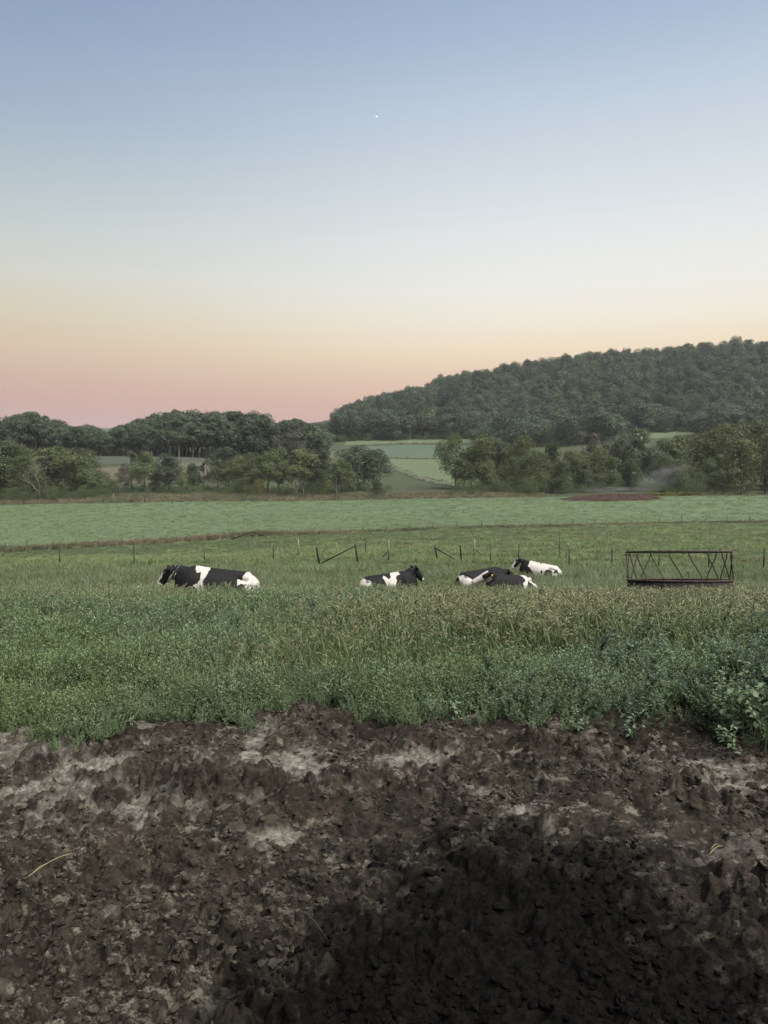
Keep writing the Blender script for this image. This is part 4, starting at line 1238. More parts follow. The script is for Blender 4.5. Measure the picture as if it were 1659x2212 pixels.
def build_plants():
    weeds = [weed_shape(k) for k in range(8)]; tufts = [tuft_shape(k) for k in range(6)]; fox = [foxtail_shape(k) for k in range(8)]
    goose = [goosefoot_shape(k, RNG.uniform(.42, .60)) for k in range(6)]; foxl = [foxtail_shape(20 + k, 4, True, (.26, .44)) for k in range(5)]
    # low weeds, thickest on the left and along the yard's edge
    x, y = wedge(36600, 4.0, 23, .73)
    e = inside_yard_edge(x, y); fz = fox_zone(x, y); gz = goose_zone(x, y)
    k = ((e > 0) | ((e > -.35) & (RNG.uniform(0, 1, len(x)) < .10))) & (RNG.uniform(0, 1, len(x)) > fz * .62) & (RNG.uniform(0, 1, len(x)) > gz * .8) & free(x, y) & bare_ok(x, y) & (RNG.uniform(0, 1, len(x)) < np.clip(e / .45 + .16, 0, 1))
    k &= (RNG.uniform(0, 1, len(x)) < np.clip((24 - y) / 10, 0, 1)); e0 = e[k]
    x, y = x[k], y[k]; cl = fbm(x * 1.9, y * 1.9, 777, 3); k = RNG.uniform(0, 1, len(x)) < np.clip(.25 + (cl - .36) * 5, .18, 1); x, y, cl, e0 = x[k], y[k], cl[k], e0[k]; s = np.clip(.55 + e0 * .9, .45, 1) * RNG.uniform(.7, 1.25, len(x)) * np.clip(.75 + .10 * (y - 4.5), .75, 1.4) * np.clip(.6 + (cl - .35) * 2.4, .6, 1.3)
    scatter('low_weeds', x, y, s, weeds, 'low blue green weeds covering the pasture beside the mud', 'weeds', .2)
    # grass tufts between
    x, y = wedge(10980, 4.4, 24, .73)
    e = inside_yard_edge(x, y); k = (e > .25) & free(x, y) & bare_ok(x, y) & (RNG.uniform(0, 1, len(x)) < np.clip((y - 5) / 9, .10, 1))
    x, y = x[k], y[k]; s = RNG.uniform(.8, 1.3, len(x)) * np.clip(.8 + .03 * (y - 5), .8, 1.3)
    scatter('pasture_grass', x, y, s, tufts, 'green grass tufts growing among the weeds', 'grass')
    # foxtail
    x, y = wedge(20130, 5.2, 21.5, .73)
    fz = fox_zone(x, y); k = (RNG.uniform(0, 1, len(x)) < fz) & (inside_yard_edge(x, y) > .4) & free(x, y) & (RNG.uniform(0, 1, len(x)) > .85 * goose_zone(x, y))
    x, y, fz = x[k], y[k], fz[k]; s = np.clip(.55 + .75 * fz, .55, 1) * RNG.uniform(.7, 1.12, len(x)) * np.clip(1.0 - .045 * (y - 8.5), .62, 1)
    scatter('foxtail_grass', x, y, s, fox, 'ripe foxtail grass with nodding tan seed heads', 'grass', .12)
    # thinner foxtail round the cows and on to the left
    x, y = wedge(18300, 8.5, 38, .73)
    k = (RNG.uniform(0, 1, len(x)) < np.clip((y - 9) / 7, .05, 1)) & free(x, y) & bare_ok(x, y)
    x, y = x[k], y[k]; s = RNG.uniform(.75, 1.15, len(x)) * np.clip(.8 + .01 * y, .8, 1.0)
    scatter('seeding_grass', x, y, s, foxl, 'grey green seeding grass around the lying cows', 'grass', .15)
    # seeding grass standing right in front of the lying cows and the feeder
    X = []; Y_ = []
    for cx, cy_, rx, ry in CAMH:
        n = 240; xx = RNG.uniform(-1.25, 1.25, n) * rx; X.append(cx + xx); Y_.append(cy_ - ry * np.sqrt(np.clip(1 - (xx / rx) ** 2, .05, 1)) - np.abs(RNG.normal(0, .35, n)) - .02)
    X = np.concatenate(X); Y_ = np.concatenate(Y_); k = free(X, Y_); X, Y_ = X[k], Y_[k]
    scatter('cow_side_grass', X, Y_, RNG.uniform(.7, 1.2, len(X)), foxl, 'seeding grass standing close against the lying cows and the feeder', 'grass', .15)
    # goosefoot: the big ones by themselves, the rest as cover
    x, y = wedge(6344, 4.0, 8.6, .73)
    gz = goose_zone(x, y) * np.clip(.25 + 3.2 * (fbm(x * 1.7, y * 1.7, 888, 3) - .34), .15, 1); k = (RNG.uniform(0, 1, len(x)) < gz) & (inside_yard_edge(x, y, .2) > .08); x, y = x[k], y[k]
    px = 829.5 + FPX * x / y; s = RNG.uniform(.5, 1.0, len(x)) * np.clip(.35 + 1.9 * (fbm(x * 1.7, y * 1.7, 888, 3) - .25), .5, 1.05) * np.interp(px, [700, 1000, 1300, 1659], [.50, .74, .86, 1.0])
    scatter('goosefoot_cover', x, y, s, goose, 'blue green leafy goosefoot weeds along the right edge of the mud', 'weeds', .14)
    # some taller leafy stems further in
    x, y = wedge(1098, 7, 13, .73); px = 829.5 + FPX * x / y
    k = (RNG.uniform(0, 1, len(x)) < np.clip((px - 300) / 1500, .03, .4)) & free(x, y); x, y = x[k], y[k]
    scatter('tall_weeds', x, y, RNG.uniform(.45, .75, len(x)), goose, 'scattered taller leafy weeds standing in the grass', 'weeds', .1)
    return goose


GOOSE = build_plants()


def bare_patches():
    m, N, L = newmat('bare_soil'); f = noise(N, L, 6, 6, .7); c = mixrgb(N, L, (.20, .18, .145), (.10, .085, .065), f); principled(N, L, c, .95, .1, f, .02, .6)
    for (cx, cy_), rx, ry, lab in ((BARE[0][0], .95, .42, 'pale bare dry soil showing in the weeds at the left edge'), (BARE[2][0], 2.7, 1.5, 'pale bare trodden soil behind the cow lying alone'), (BARE[3][0], 1.3, .9, 'small pale bare patch right of the trodden soil')):
        n = 48; V = []; rings = 7
        for q in range(1, rings + 1):
            for a in np.linspace(0, 2 * np.pi, n, endpoint=False):
                k = q / rings * (1 + .55 * (float(vnoise(np.array(math.cos(a) * 1.7 + 5 + cx), np.array(math.sin(a) * 1.7 + 9), 3)) - .5) * 1.4); V.append((cx + math.cos(a) * rx * k, cy_ + math.sin(a) * ry * k))
        V = np.array([(cx, cy_)] + V); Z = H(V[:, 0], V[:, 1]) + .03; Z[-n:] -= .06; V = np.column_stack([V, Z])
        T = [(0, 1 + j, 1 + (j + 1) % n) for j in range(n)]; Q = [(1 + q * n + j, 1 + (q + 1) * n + j, 1 + (q + 1) * n + (j + 1) % n, 1 + q * n + (j + 1) % n) for q in range(rings - 1) for j in range(n)]
        o = obj('bare_soil', mesh_np('bare_soil', V, [np.array(Q), np.array(T)], [m], smooth=True)); tag(o, lab, 'bare soil', kind='structure')


bare_patches()


def goosefoot_plants():
    """single plants at the edge of the mud, stems and leaves as parts"""
    leafm = []
    for k in range(5):
        mb = MB(); L = .055; leaves(mb, np.zeros((1, 3)), np.array([[1.0, 0, .12]]), L, L * RNG.uniform(.5, .68), np.array([[0, 0, 1.0]]), 0, .18); leafm.append(mb.mesh('leaf', [M_lamb]))
    spots = [(1606, 1612, .46, 'large leafy weed at the right end of the mud edge, reaching over the mud'), (1652, 1632, .50, 'large leafy weed farthest right along the mud edge'), (1586, 1640, .20, 'small leafy weed sprawling on the mud below the big right weeds'),
             (1552, 1604, .13, 'small yellow green sprig on the mud left of the big right hand weeds'), (1365, 1590, .22, 'leafy weed jutting out from the right hand weeds onto the mud'), (1250, 1584, .16, 'low weed at the foot of the weed bank, left of the jutting one'), (985, 1566, .17, 'small weed with a yellow leaf near the middle of the mud edge')]
    for px, row, h, lab in spots:
        g = hit(px, row); g[2] = float(yard_z(g[0], g[1])[0]) - .01; root = empty('weed_plant', tuple(g)); tag(root, lab, 'weed', 'single leafy weeds at the edge of the mud')
        t = np.linspace(0, 1, 7)[:, None]; st = MB(); br = []
        P = np.concatenate([RNG.normal(0, .05, 2)[None, :] * t ** 2, h * t], 1); st.tube(P, np.linspace(.005, .0016, 7), 5, 0, False); br.append((P, 14, .2))
        for b in range(8 if h > .3 else 6):
            u = RNG.uniform(0.02, .75); az = RNG.uniform(0, 6.28); L = max(h * (.7 - .45 * u), .06) * RNG.uniform(.7, 1.2); p0 = np.array([np.interp(u, t[:, 0], P[:, q]) for q in range(3)])
            Q = p0 + np.array([math.cos(az) * .8, math.sin(az) * .8, .6]) * L * t + np.array([0, 0, .2 * L]) * t ** 2; st.tube(Q, np.linspace(.003, .001, 7), 4, 0, False); br.append((Q, 9 if h > .3 else 6, .15))
        stem = obj('stem', st.mesh('stem', [M_weed_stem], True), root)
        for Q, n, lo in br:
            for u in RNG.uniform(lo, 1, n):
                p0 = [float(np.interp(u, t[:, 0], Q[:, q])) for q in range(3)]
                o = bpy.data.objects.new('leaf', random.choice(leafm)); COL.objects.link(o); o.parent = root; o.location = p0
                o.rotation_euler = (random.uniform(-.5, .5), random.uniform(-.9, .5), random.uniform(0, 6.28)); s = (1.25 - .7 * u) * random.uniform(.7, 1.15) * (.75 if h < .3 else 1.15); o.scale = (s, s, s)


goosefoot_plants()


def build_far_plants():
    gp = [patch_shape(k, 46, .55, (.16, .42), .016, M_past, (.3, 1.0)) for k in range(6)]
    gn_ = [patch_shape(30 + k, 46, .55, (.18, .46), .013, M_pastnear, (.3, 1.0), 3) for k in range(6)]
    dp = [patch_shape(10 + k, 44, .8, (.45, 1.0), .035, M_dry, (.2, .8)) for k in range(5)]
    hp = [patch_shape(20 + k, 60, 1.5, (.12, .30), .05, M_hayl, (.4, 1.0), 2) for k in range(5)]
    # grazed pasture out to the line fence
    x, y = wedge(43920, 17.5, 160, .73); t = x / y
    lim = fY_strip(t); k = (y < lim - 1.5) & free(x, y) & bare_ok(x, y); x, y = x[k], y[k]
    tuss = np.clip((fbm(x / 2.2, y / 3.2, 611, 4, .6) - .46) * 7, 0, 1); near = np.clip((46 - y) / 8, 0, 1)
    s = (.55 + .75 * tuss) * RNG.uniform(.75, 1.25, len(x)) * (1 + np.clip((y - 46) / 90, 0, 1) * 1.1); sz = (.32 + .80 * tuss + .42 * near) * RNG.uniform(.7, 1.3, len(x))
    nr = RNG.uniform(0, 1, len(x)) < np.clip((52 - y) / 16, 0, 1)
    scatter('rough_pasture_grass', x[nr], y[nr], s[nr] * .9, gn_, 'rough grey green pasture grass around and behind the cows', 'grass', .12, sz[nr] * .92)
    x, y, s, sz = x[~nr], y[~nr], s[~nr], sz[~nr]
    scatter('grazed_grass', x, y, s, gp, 'uneven yellow green pasture grass with tussocks', 'grass', .1, sz)
    # dry weedy strip under the line fence, and the rough margin beyond the hay field
    t = RNG.uniform(-.73, .73, 4000); d = RNG.normal(0, 1.0, 4000) - .5; y = fY_strip(t) + d; x = t * y
    w_ = np.interp(829.5 + FPX * t, [0, 350, 560, 640, 800, 1659], [1.0, .9, 1.25, .8, .6, .55])
    s = RNG.uniform(.7, 1.3, len(x)) * w_; a = (x, y, s)
    t = RNG.uniform(-.73, .73, 6300); u = RNG.uniform(0, 1, 6300); y = fY_field(t) + 1 + u * 34; x = t * y; px = 829.5 + FPX * t
    k = (px < 1180) | (u < .12); x, y = x[k], y[k]
    x = np.concatenate([a[0], x]); y = np.concatenate([a[1], y]); s = np.concatenate([a[2], RNG.uniform(.8, 1.5, len(y) - len(a[2]))])
    scatter('dry_grass', x, y, s, dp, 'brownish dry grass along the fence and below the trees', 'grass', .12)
    ex = []; ey = []
    for pts, n, jy in (([(833, 999), (860, 1016), (900, 1034), (945, 1047), (1000, 1054)], 170, 2.2), ([(830, 995), (858, 1011), (900, 1028), (945, 1040), (1000, 1048)], 90, 1.2), ([(735, 978), (833, 989.5), (945, 991.5), (1060, 994)], 220, 2.0), ([(735, 974), (790, 965), (870, 961), (1000, 961)], 120, 3.0), ([(740, 962), (870, 958), (1000, 956)], 120, 4.0)):
        tt, yy = curve_Y(pts, 220); q = RNG.uniform(tt[0], tt[-1], n); Y = np.interp(q, tt, yy) + RNG.normal(0, jy, n); ex.append(q * Y); ey.append(Y)
    ex = np.concatenate(ex); ey = np.concatenate(ey)
    scatter('field_edge_grass', ex, ey, RNG.uniform(.7, 1.9, len(ex)), dp + gp, 'rough grass along the edges of the far fields and the track', 'grass', .12)
    # hay field
    x, y = wedge(17080, 100, 222, .73); t = x / y; k = (y > fY_strip(t) + 1.2) & (y < fY_field(t)); x, y = x[k], y[k]
    hs = RNG.uniform(.7, 1.3, len(x)) * np.clip(y / 150, .7, 1.4)
    scatter('hay_crop', x, y, hs, hp, 'short even blue green crop on the hay field', 'crop', .1, hs * .8)
    # goldenrod
    mb = [tuft_shape(70 + k, 40, (.5, 1.2), .10, M_gold, .5) for k in range(3)]
    px = RNG.uniform(1395, 1500, 90); Y = RNG.uniform(214, 219, 90); x = (px - 829.5) / FPX * Y
    scatter('goldenrod', x, Y, RNG.uniform(.7, 1.3, 90), mb, 'yellow flowering weeds right of the manure heap', 'weeds', .1)


build_far_plants()

# ------------------------------------------------------------------ trees
M_bark = plain('bark', (0.085, 0.072, 0.055), 0.9, 0.1, 0.4, 1.5)
M_pale = plain('pale_bark', (0.1485, 0.1375, 0.1155), 0.9, 0.1, 0.35, 1.2)
M_cr_green = leaf_mat('crown_green', (0.0627, 0.0874, 0.0357), (0.0889, 0.1120, 0.0451), None, inst=.24)
M_cr_dark = leaf_mat('crown_dark', (0.044, 0.062, 0.033), (0.062, 0.080, 0.041), None, inst=.24)
M_cr_olive = leaf_mat('crown_olive', (0.072, 0.088, 0.036), (0.102, 0.114, 0.046), None, inst=.24)
M_cr_yellow = leaf_mat('crown_yellow', (0.0900, 0.0975, 0.0240), (0.1350, 0.1312, 0.0338), None, inst=.15)
M_cr_brown = leaf_mat('crown_brown', (0.052, 0.050, 0.034), (0.085, 0.077, 0.050), None, inst=.15)
M_cr_forest = leaf_mat('crown_forest', (0.037, 0.056, 0.030), (0.062, 0.086, 0.045), None, inst=.34, transl=.15)
HT = 12.0


def lobes_for(kind, seed):
    r = random.Random(seed); L = []
    if kind == 'round': lo, w, n = .24, .40, 15
    elif kind == 'bushy': lo, w, n = .06, .42, 17
    elif kind == 'tall': lo, w, n = .38, .27, 14
    elif kind == 'dome': lo, w, n = .12, .46, 7
    elif kind == 'loose': lo, w, n = .24, .36, 15
    elif kind == 'bush': lo, w, n = .02, .62, 10
    else: lo, w, n = .22, .36, 12
    for k in range(n):
        t = (k + r.random()) / n; z = lo + (1 - lo) * (t * .90 + .06)
        env = math.sin(math.pi * min(1, .18 + .80 * t)) ** .6 if kind != 'bushy' else math.sqrt(max(0.05, 1 - (t * .95) ** 2.2))
        a = r.uniform(0, 6.28); d = w * env * r.uniform(.25, .85); s = w * r.uniform(.30, .52) * (.75 if kind == 'loose' else 1) * (.62 + .5 * env) * (1.45 if kind == 'dome' else 1)
        L.append((np.array([math.cos(a) * d, math.sin(a) * d, min(z, 1 - s * .75)]) * HT, np.array([s, s, s * r.uniform(.7, 1.0)]) * HT))
    return L


def crown_cards(mb, L, n, size, dens_in=.25, m=0, hole=0.0):
    A = np.array([np.prod(r) ** (2 / 3) for c, r in L]); idx = RNG.choice(len(L), n, p=A / A.sum())
    C = np.array([c for c, r in L])[idx]; Rr = np.array([r for c, r in L])[idx]
    d = rand_unit(n); low = d[:, 2] < -.3; d[low & (RNG.uniform(0, 1, n) < .6), 2] *= -1
    rad = np.where(RNG.uniform(0, 1, n) < dens_in, RNG.uniform(.3, .9, n), 1 + RNG.normal(0, .10, n))
    P = C + d * Rr * rad[:, None]
    if hole: 
        k = vnoise(P[:, 0] * .9 + P[:, 1] * .6, P[:, 2] * .9, int(abs(P[0, 0]) * 100)) > hole; P = P[k]; d = d[k]; n = len(P)
    P = P[P[:, 2] > .1]; d = d[:len(P)]; n = len(P)
    nrm = d * .95 + rand_unit(n) * .55 + np.array([0, 0, .30]); nrm /= np.linalg.norm(nrm, axis=1)[:, None]
    a = np.cross(nrm, rand_unit(n)); a /= np.linalg.norm(a, axis=1)[:, None] + 1e-9
    sz = size * RNG.uniform(.55, 1.4, n)
    b = np.cross(nrm, a)
    V = np.stack([P - a * sz[:, None] * .5, P + b * sz[:, None] * .32 + nrm * sz[:, None] * .10, P + a * sz[:, None] * .5, P - b * sz[:, None] * .32 + nrm * sz[:, None] * .10], 1).reshape(-1, 3)
    k = np.arange(n)[:, None] * 4
    mb.add(V, None, np.concatenate([k + np.array([[0, 1, 2]]), k + np.array([[0, 2, 3]])]), m)


def limb(mb, a, b, r0, r1, wob, m=0, n=6):
    t = np.linspace(0, 1, 5)[:, None]; P = a * (1 - t) + b * t + RNG.normal(0, wob, (5, 3)) * np.sin(np.pi * t)
    mb.tube(P, np.linspace(r0, r1, 5), n, m, False); return P


def trunk_for(L, kind, m=0):
    mb = MB(); top = np.array([RNG.normal(0, .3), RNG.normal(0, .3), HT * (.80 if kind == 'tall' else .62)])
    P = limb(mb, np.array([0, 0, -.3]), top, .24 if kind != 'bush' else .1, .07, .18, m, 8)
    for c, r in L[::2]:
        u = np.clip(c[2] / HT - .18, .12, .8); q = np.array([np.interp(u * HT, P[:, 2], P[:, i]) for i in range(3)]); limb(mb, q, c, .085, .025, .15, m, 5)
    if kind in ('round', 'loose', 'bushy') and RNG.uniform() < .7:
        limb(mb, np.array([.1, 0, -.2]), np.array([RNG.uniform(-2.2, 2.2), RNG.uniform(-1, 1), HT * .5]), .17, .06, .2, m, 7)
    return mb


def bare_tree(seed, m, spread=.8):
    r = random.Random(seed); mb = MB()

    def grow(p, d, L, rad, dep):
        d = d / np.linalg.norm(d); q = p + d * L; P = limb(mb, p, q, rad, rad * .62, L * .05, m, 6 if dep < 2 else 4)
        if dep >= 5: return
        for k in range(r.choice((2, 3)) if dep < 4 else 3):
            nd = d * .75 + np.array([r.uniform(-1, 1), r.uniform(-1, 1), r.uniform(-.15, .75)]) * spread
            grow(P[-1] if k else P[3], nd, L * r.uniform(.58, .82), rad * r.uniform(.5, .68), dep + 1)
    grow(np.array([0, 0, -.3]), np.array([r.uniform(-.15, .15), r.uniform(-.1, .1), 1.0]), HT * .27, .22, 0)
    return mb


CROWN_N = {'round': 4200, 'bushy': 4600, 'tall': 3000, 'loose': 2300, 'bush': 2400}
TREES = {}


def tree_shapes(kind, mat, bark, key, count):
    out = []
    for s in range(count):
        L = lobes_for(kind, hash((kind, s)) % 1000 if False else (sum(map(ord, key)) * 7 + s * 131))
        c = MB(); crown_cards(c, L, int(CROWN_N[kind] * 1.9), .37 if kind != 'loose' else .36, .3, 0, .30 if kind == 'loose' else .22)
        out.append((trunk_for(L, kind).mesh('trunk', [bark], True), c.mesh('crown', [mat])))
    TREES[key] = out


tree_shapes('round', M_cr_dark, M_bark, 'dark', 3)
tree_shapes('round', M_cr_green, M_bark, 'round', 3)
tree_shapes('bushy', M_cr_olive, M_bark, 'olive', 4)
tree_shapes('bushy', M_cr_green, M_bark, 'bushy', 3)
tree_shapes('tall', M_cr_olive, M_pale, 'tall', 3)
tree_shapes('loose', M_cr_olive, M_pale, 'loose', 3)
tree_shapes('loose', M_cr_brown, M_bark, 'brown', 2)
tree_shapes('bush', M_cr_yellow, M_bark, 'yellow', 2)
tree_shapes('bush', M_cr_green, M_bark, 'bush', 2)
TREES['bare'] = [(bare_tree(s, 0, .75).mesh('trunk', [M_pale], True), None) for s in (3, 8, 14)]
WORDS = {'dark': 'dark round tree', 'round': 'mid green round tree', 'olive': 'olive bushy tree', 'bushy': 'green bushy tree', 'tall': 'tall slim olive tree with pale trunk', 'loose': 'loose thin crowned olive tree',
         'brown': 'thin brownish tree', 'yellow': 'small yellow green bush', 'bush': 'low green bush', 'bare': 'bare dead tree'}
ORD = 'leftmost second third fourth fifth sixth seventh eighth ninth tenth eleventh twelfth thirteenth fourteenth fifteenth sixteenth seventeenth eighteenth nineteenth twentieth'.split()


def plant_tree(kind, px, base, top, wf=1.0, Y=None):
    g = hit(px, base, 150) if Y is None else at_depth(px, Y)
    h = max(row_h(top, g), 1.0); v = random.choice(TREES[kind])
    root = empty({'bush': 'bush', 'yellow': 'bush', 'bare': 'bare_tree'}.get(kind, 'tree'), tuple(g), random.uniform(0, 6.28))
    s = h / HT * 1.02; root.scale = (s * wf, s * wf, s)
    t = bpy.data.objects.new('trunk', v[0]); COL.objects.link(t); t.parent = root
    if v[1] is not None:
        c = bpy.data.objects.new('crown', v[1]); COL.objects.link(c); c.parent = root
    return root


NEAR_LEFT = [('olive', -30, 1076, 952, 1), ('bushy', 12, 1074, 958, .9), ('olive', 38, 1066, 962, .9), ('bushy', 62, 1078, 985, .8), ('bare', 84, 1082, 968, .8), ('tall', 104, 1074, 972, 1.2), ('bushy', 128, 1070, 968, .9), ('olive', 150, 1075, 975, .9), ('round', 176, 1074, 986, .9),
             ('olive', 196, 1066, 976, .8), ('bush', 216, 1068, 1020, .9), ('bare', 236, 1066, 1004, .9), ('bush', 243, 1075, 1034, .9), ('brown', 268, 1064, 1012, 1), ('brown', 286, 1058, 976, .8), ('round', 313, 1062, 978, .75), ('dark', 364, 1062, 982, .9), ('round', 345, 1062, 1012, .8),
             ('loose', 392, 1064, 1008, 1), ('dark', 418, 1062, 1002, .7), ('brown', 440, 1060, 1000, .9), ('bare', 456, 1064, 1010, .6), ('round', 470, 1060, 996, .8), ('dark', 492, 1058, 968, .9)]
NEAR_MID = [('olive', 514, 1066, 988, .8), ('bushy', 536, 1062, 980, .8), ('bush', 528, 1070, 1028, .8), ('loose', 558, 1066, 984, .9), ('dark', 580, 1062, 976, .75), ('yellow', 560, 1072, 1035, .62), ('round', 602, 1064, 970, .8), ('tall', 612, 1070, 1000, 1.0), ('loose', 640, 1066, 978, .9),
            ('tall', 655, 1072, 972, 1.1), ('olive', 672, 1062, 988, .7), ('dark', 694, 1064, 972, .8), ('bushy', 690, 1072, 1016, .6), ('yellow', 706, 1070, 1040, .65), ('loose', 728, 1068, 1000, 1.0), ('round', 738, 1066, 994, .8), ('dark', 772, 1060, 966, 1.0), ('dark', 808, 1058, 974, .95), ('olive', 814, 1072, 1036, .75), ('loose', 752, 1072, 1024, .7)]
NEAR_RIGHT = [('round', 984, 1056, 944, .78), ('dark', 1000, 1058, 990, .9), ('dark', 1018, 1056, 968, .85), ('olive', 1042, 1058, 944, .85), ('bushy', 1064, 1056, 952, .8), ('olive', 1058, 1064, 996, .8), ('dark', 1084, 1058, 958, .8), ('bare', 1078, 1060, 986, .7), ('olive', 1104, 1064, 990, .8),
              ('olive', 1126, 1060, 946, .75), ('round', 1144, 1062, 974, .75), ('olive', 1165, 1066, 978, .9), ('bushy', 1190, 1060, 958, .8), ('bare', 1188, 1054, 936, .8), ('bare', 1212, 1054, 932, .8), ('bushy', 1214, 1066, 998, .8), ('olive', 1236, 1064, 976, .9), ('brown', 1262, 1054, 934, .8), ('dark', 1262, 1064, 1004, .8), ('bare', 1282, 1054, 926, .7)]
NEAR_RIGHT2 = [('olive', 1298, 1062, 972, .9), ('brown', 1292, 1054, 936, .9), ('bushy', 1322, 1062, 990, .9), ('dark', 1350, 1056, 940, .8), ('round', 1376, 1052, 930, .85), ('bushy', 1362, 1062, 992, .9), ('dark', 1404, 1056, 968, .9), ('olive', 1428, 1062, 985, .9), ('round', 1442, 1054, 950, .8), ('olive', 1470, 1054, 946, .8),
               ('bushy', 1464, 1064, 994, .9), ('olive', 1508, 1054, 942, .9), ('bush', 1506, 1070, 1020, 1.0), ('olive', 1540, 1054, 930, .85), ('round', 1546, 1064, 984, .8), ('olive', 1582, 1052, 918, .85), ('olive', 1600, 1068, 952, .95), ('olive', 1626, 1052, 914, .8), ('olive', 1652, 1066, 942, .95), ('olive', 1700, 1060, 925, .95)]
for LST, grp, where in ((NEAR_LEFT, 'trees at the left beyond the hay field', 'in the left tree row'), (NEAR_MID, 'trees in the middle beyond the hay field', 'in the middle tree clump'),
                        (NEAR_RIGHT, 'trees right of the gap', 'in the grove right of the track'), (NEAR_RIGHT2, 'trees at the right behind the manure heap', 'behind the manure heap')):
    order = {}
    for k in sorted(range(len(LST)), key=lambda q: LST[q][1]):
        order.setdefault(LST[k][0], []).append(k)
    for k, (kind, px, b, t, wf) in enumerate(LST):
        r_ = plant_tree(kind, px, b, t, wf * (1.18 if LST in (NEAR_LEFT, NEAR_MID) else 1.05))
        n = order[kind].index(k); tot = len(order[kind])
        lab = '%s %s' % (WORDS[kind], where) if tot == 1 else '%s, %s of its kind %s' % (WORDS[kind], 'leftmost' if n == 0 else ('rightmost' if n == tot - 1 else ORD[n] + ' from left'), where)
        tag(r_, lab, 'bush' if kind in ('bush', 'yellow') else 'tree', grp)
o = plant_tree('bare', 636, 985, 915, 1.1, 335); tag(o, 'old spreading tree with whitish bare limbs before the left woods', 'tree')
o = plant_tree('brown', 640, 985, 912, 1.35, 337); tag(o, 'brown leaved old tree around the whitish limbs before the left woods', 'tree')
o = plant_tree('bush', 975, 1072, 1050, 1.2); tag(o, 'low dull bush alone at the corner of the hay field left of the grove', 'bush')


# woods
def wood_shapes(kind, n, cards, size, bark, mat, key):
    out = []
    for s in range(n):
        L = lobes_for(kind, sum(map(ord, key)) * 5 + s * 71); mb = trunk_for(L, kind, 1); crown_cards(mb, L, cards, size, .25, 0, .18)
        out.append(mb.mesh('woodland_tree', [mat, bark]))
    return out


W_TALL = wood_shapes('tall', 4, 3600, .45, M_pale, M_cr_forest, 'wt') + wood_shapes('round', 4, 4200, .46, M_pale, M_cr_forest, 'wr')
M_cr_forest_b = leaf_mat('crown_forest_light', (0.050, 0.068, 0.033), (0.080, 0.099, 0.046), None, inst=.30, transl=.15)
M_cr_forest_c = leaf_mat('crown_forest_dark', (0.029, 0.045, 0.028), (0.050, 0.070, 0.041), None, inst=.30, transl=.15)
W_HILL = (wood_shapes('round', 4, 3400, .58, M_pale, M_cr_forest, 'hr') + wood_shapes('dome', 4, 3800, .58, M_bark, M_cr_forest, 'hb') + wood_shapes('dome', 3, 3600, .60, M_bark, M_cr_forest_c, 'hc')
          + wood_shapes('dome', 1, 3400, .58, M_pale, M_cr_forest_b, 'hd') + wood_shapes('round', 1, 3000, .58, M_pale, M_cr_forest_b, 'he') + wood_shapes('tall', 1, 2600, .6, M_pale, M_cr_forest, 'hf'))
SKY_L = ([-120, -40, 0, 30, 60, 95, 130, 150, 185, 220, 235, 262, 300, 345, 380, 420, 460, 520, 545, 575, 600, 630, 660, 690], [905, 900, 912, 900, 888, 896, 908, 918, 912, 926, 934, 914, 908, 890, 886, 884, 888, 884, 894, 890, 906, 902, 904, 912])


def single_wood_tree(me, p, h, wf, label, group):
    o = bpy.data.objects.new('woodland_tree', me); COL.objects.link(o); o.location = (p[0], p[1], p[2] - .2); s = h / HT
    o.scale = (s * wf, s * wf, s); o.rotation_euler = (0, 0, random.uniform(0, 6.28)); tag(o, label, 'tree', group); return o


ONES = 'first second third fourth fifth sixth seventh eighth ninth'.split(); TENS = {2: 'twenti', 3: 'thirti', 4: 'forti', 5: 'fifti', 6: 'sixti', 7: 'seventi', 8: 'eighti', 9: 'nineti'}
TEENS = 'tenth eleventh twelfth thirteenth fourteenth fifteenth sixteenth seventeenth eighteenth nineteenth'.split()


def ordinal(n):
    if n < 10: return ONES[n - 1]
    if n < 20: return TEENS[n - 10]
    t, o_ = divmod(n, 10)
    return TENS[t] + 'eth' if o_ == 0 else TENS[t][:-1] + 'y-' + ONES[o_ - 1]


def name_row(objs, text):
    objs = sorted(objs, key=lambda q: q.location.x / q.location.y)
    for k, q in enumerate(objs): q['label'] = text % ('leftmost' if k == 0 else 'rightmost' if k == len(objs) - 1 else ordinal(k + 1) + ' from left')


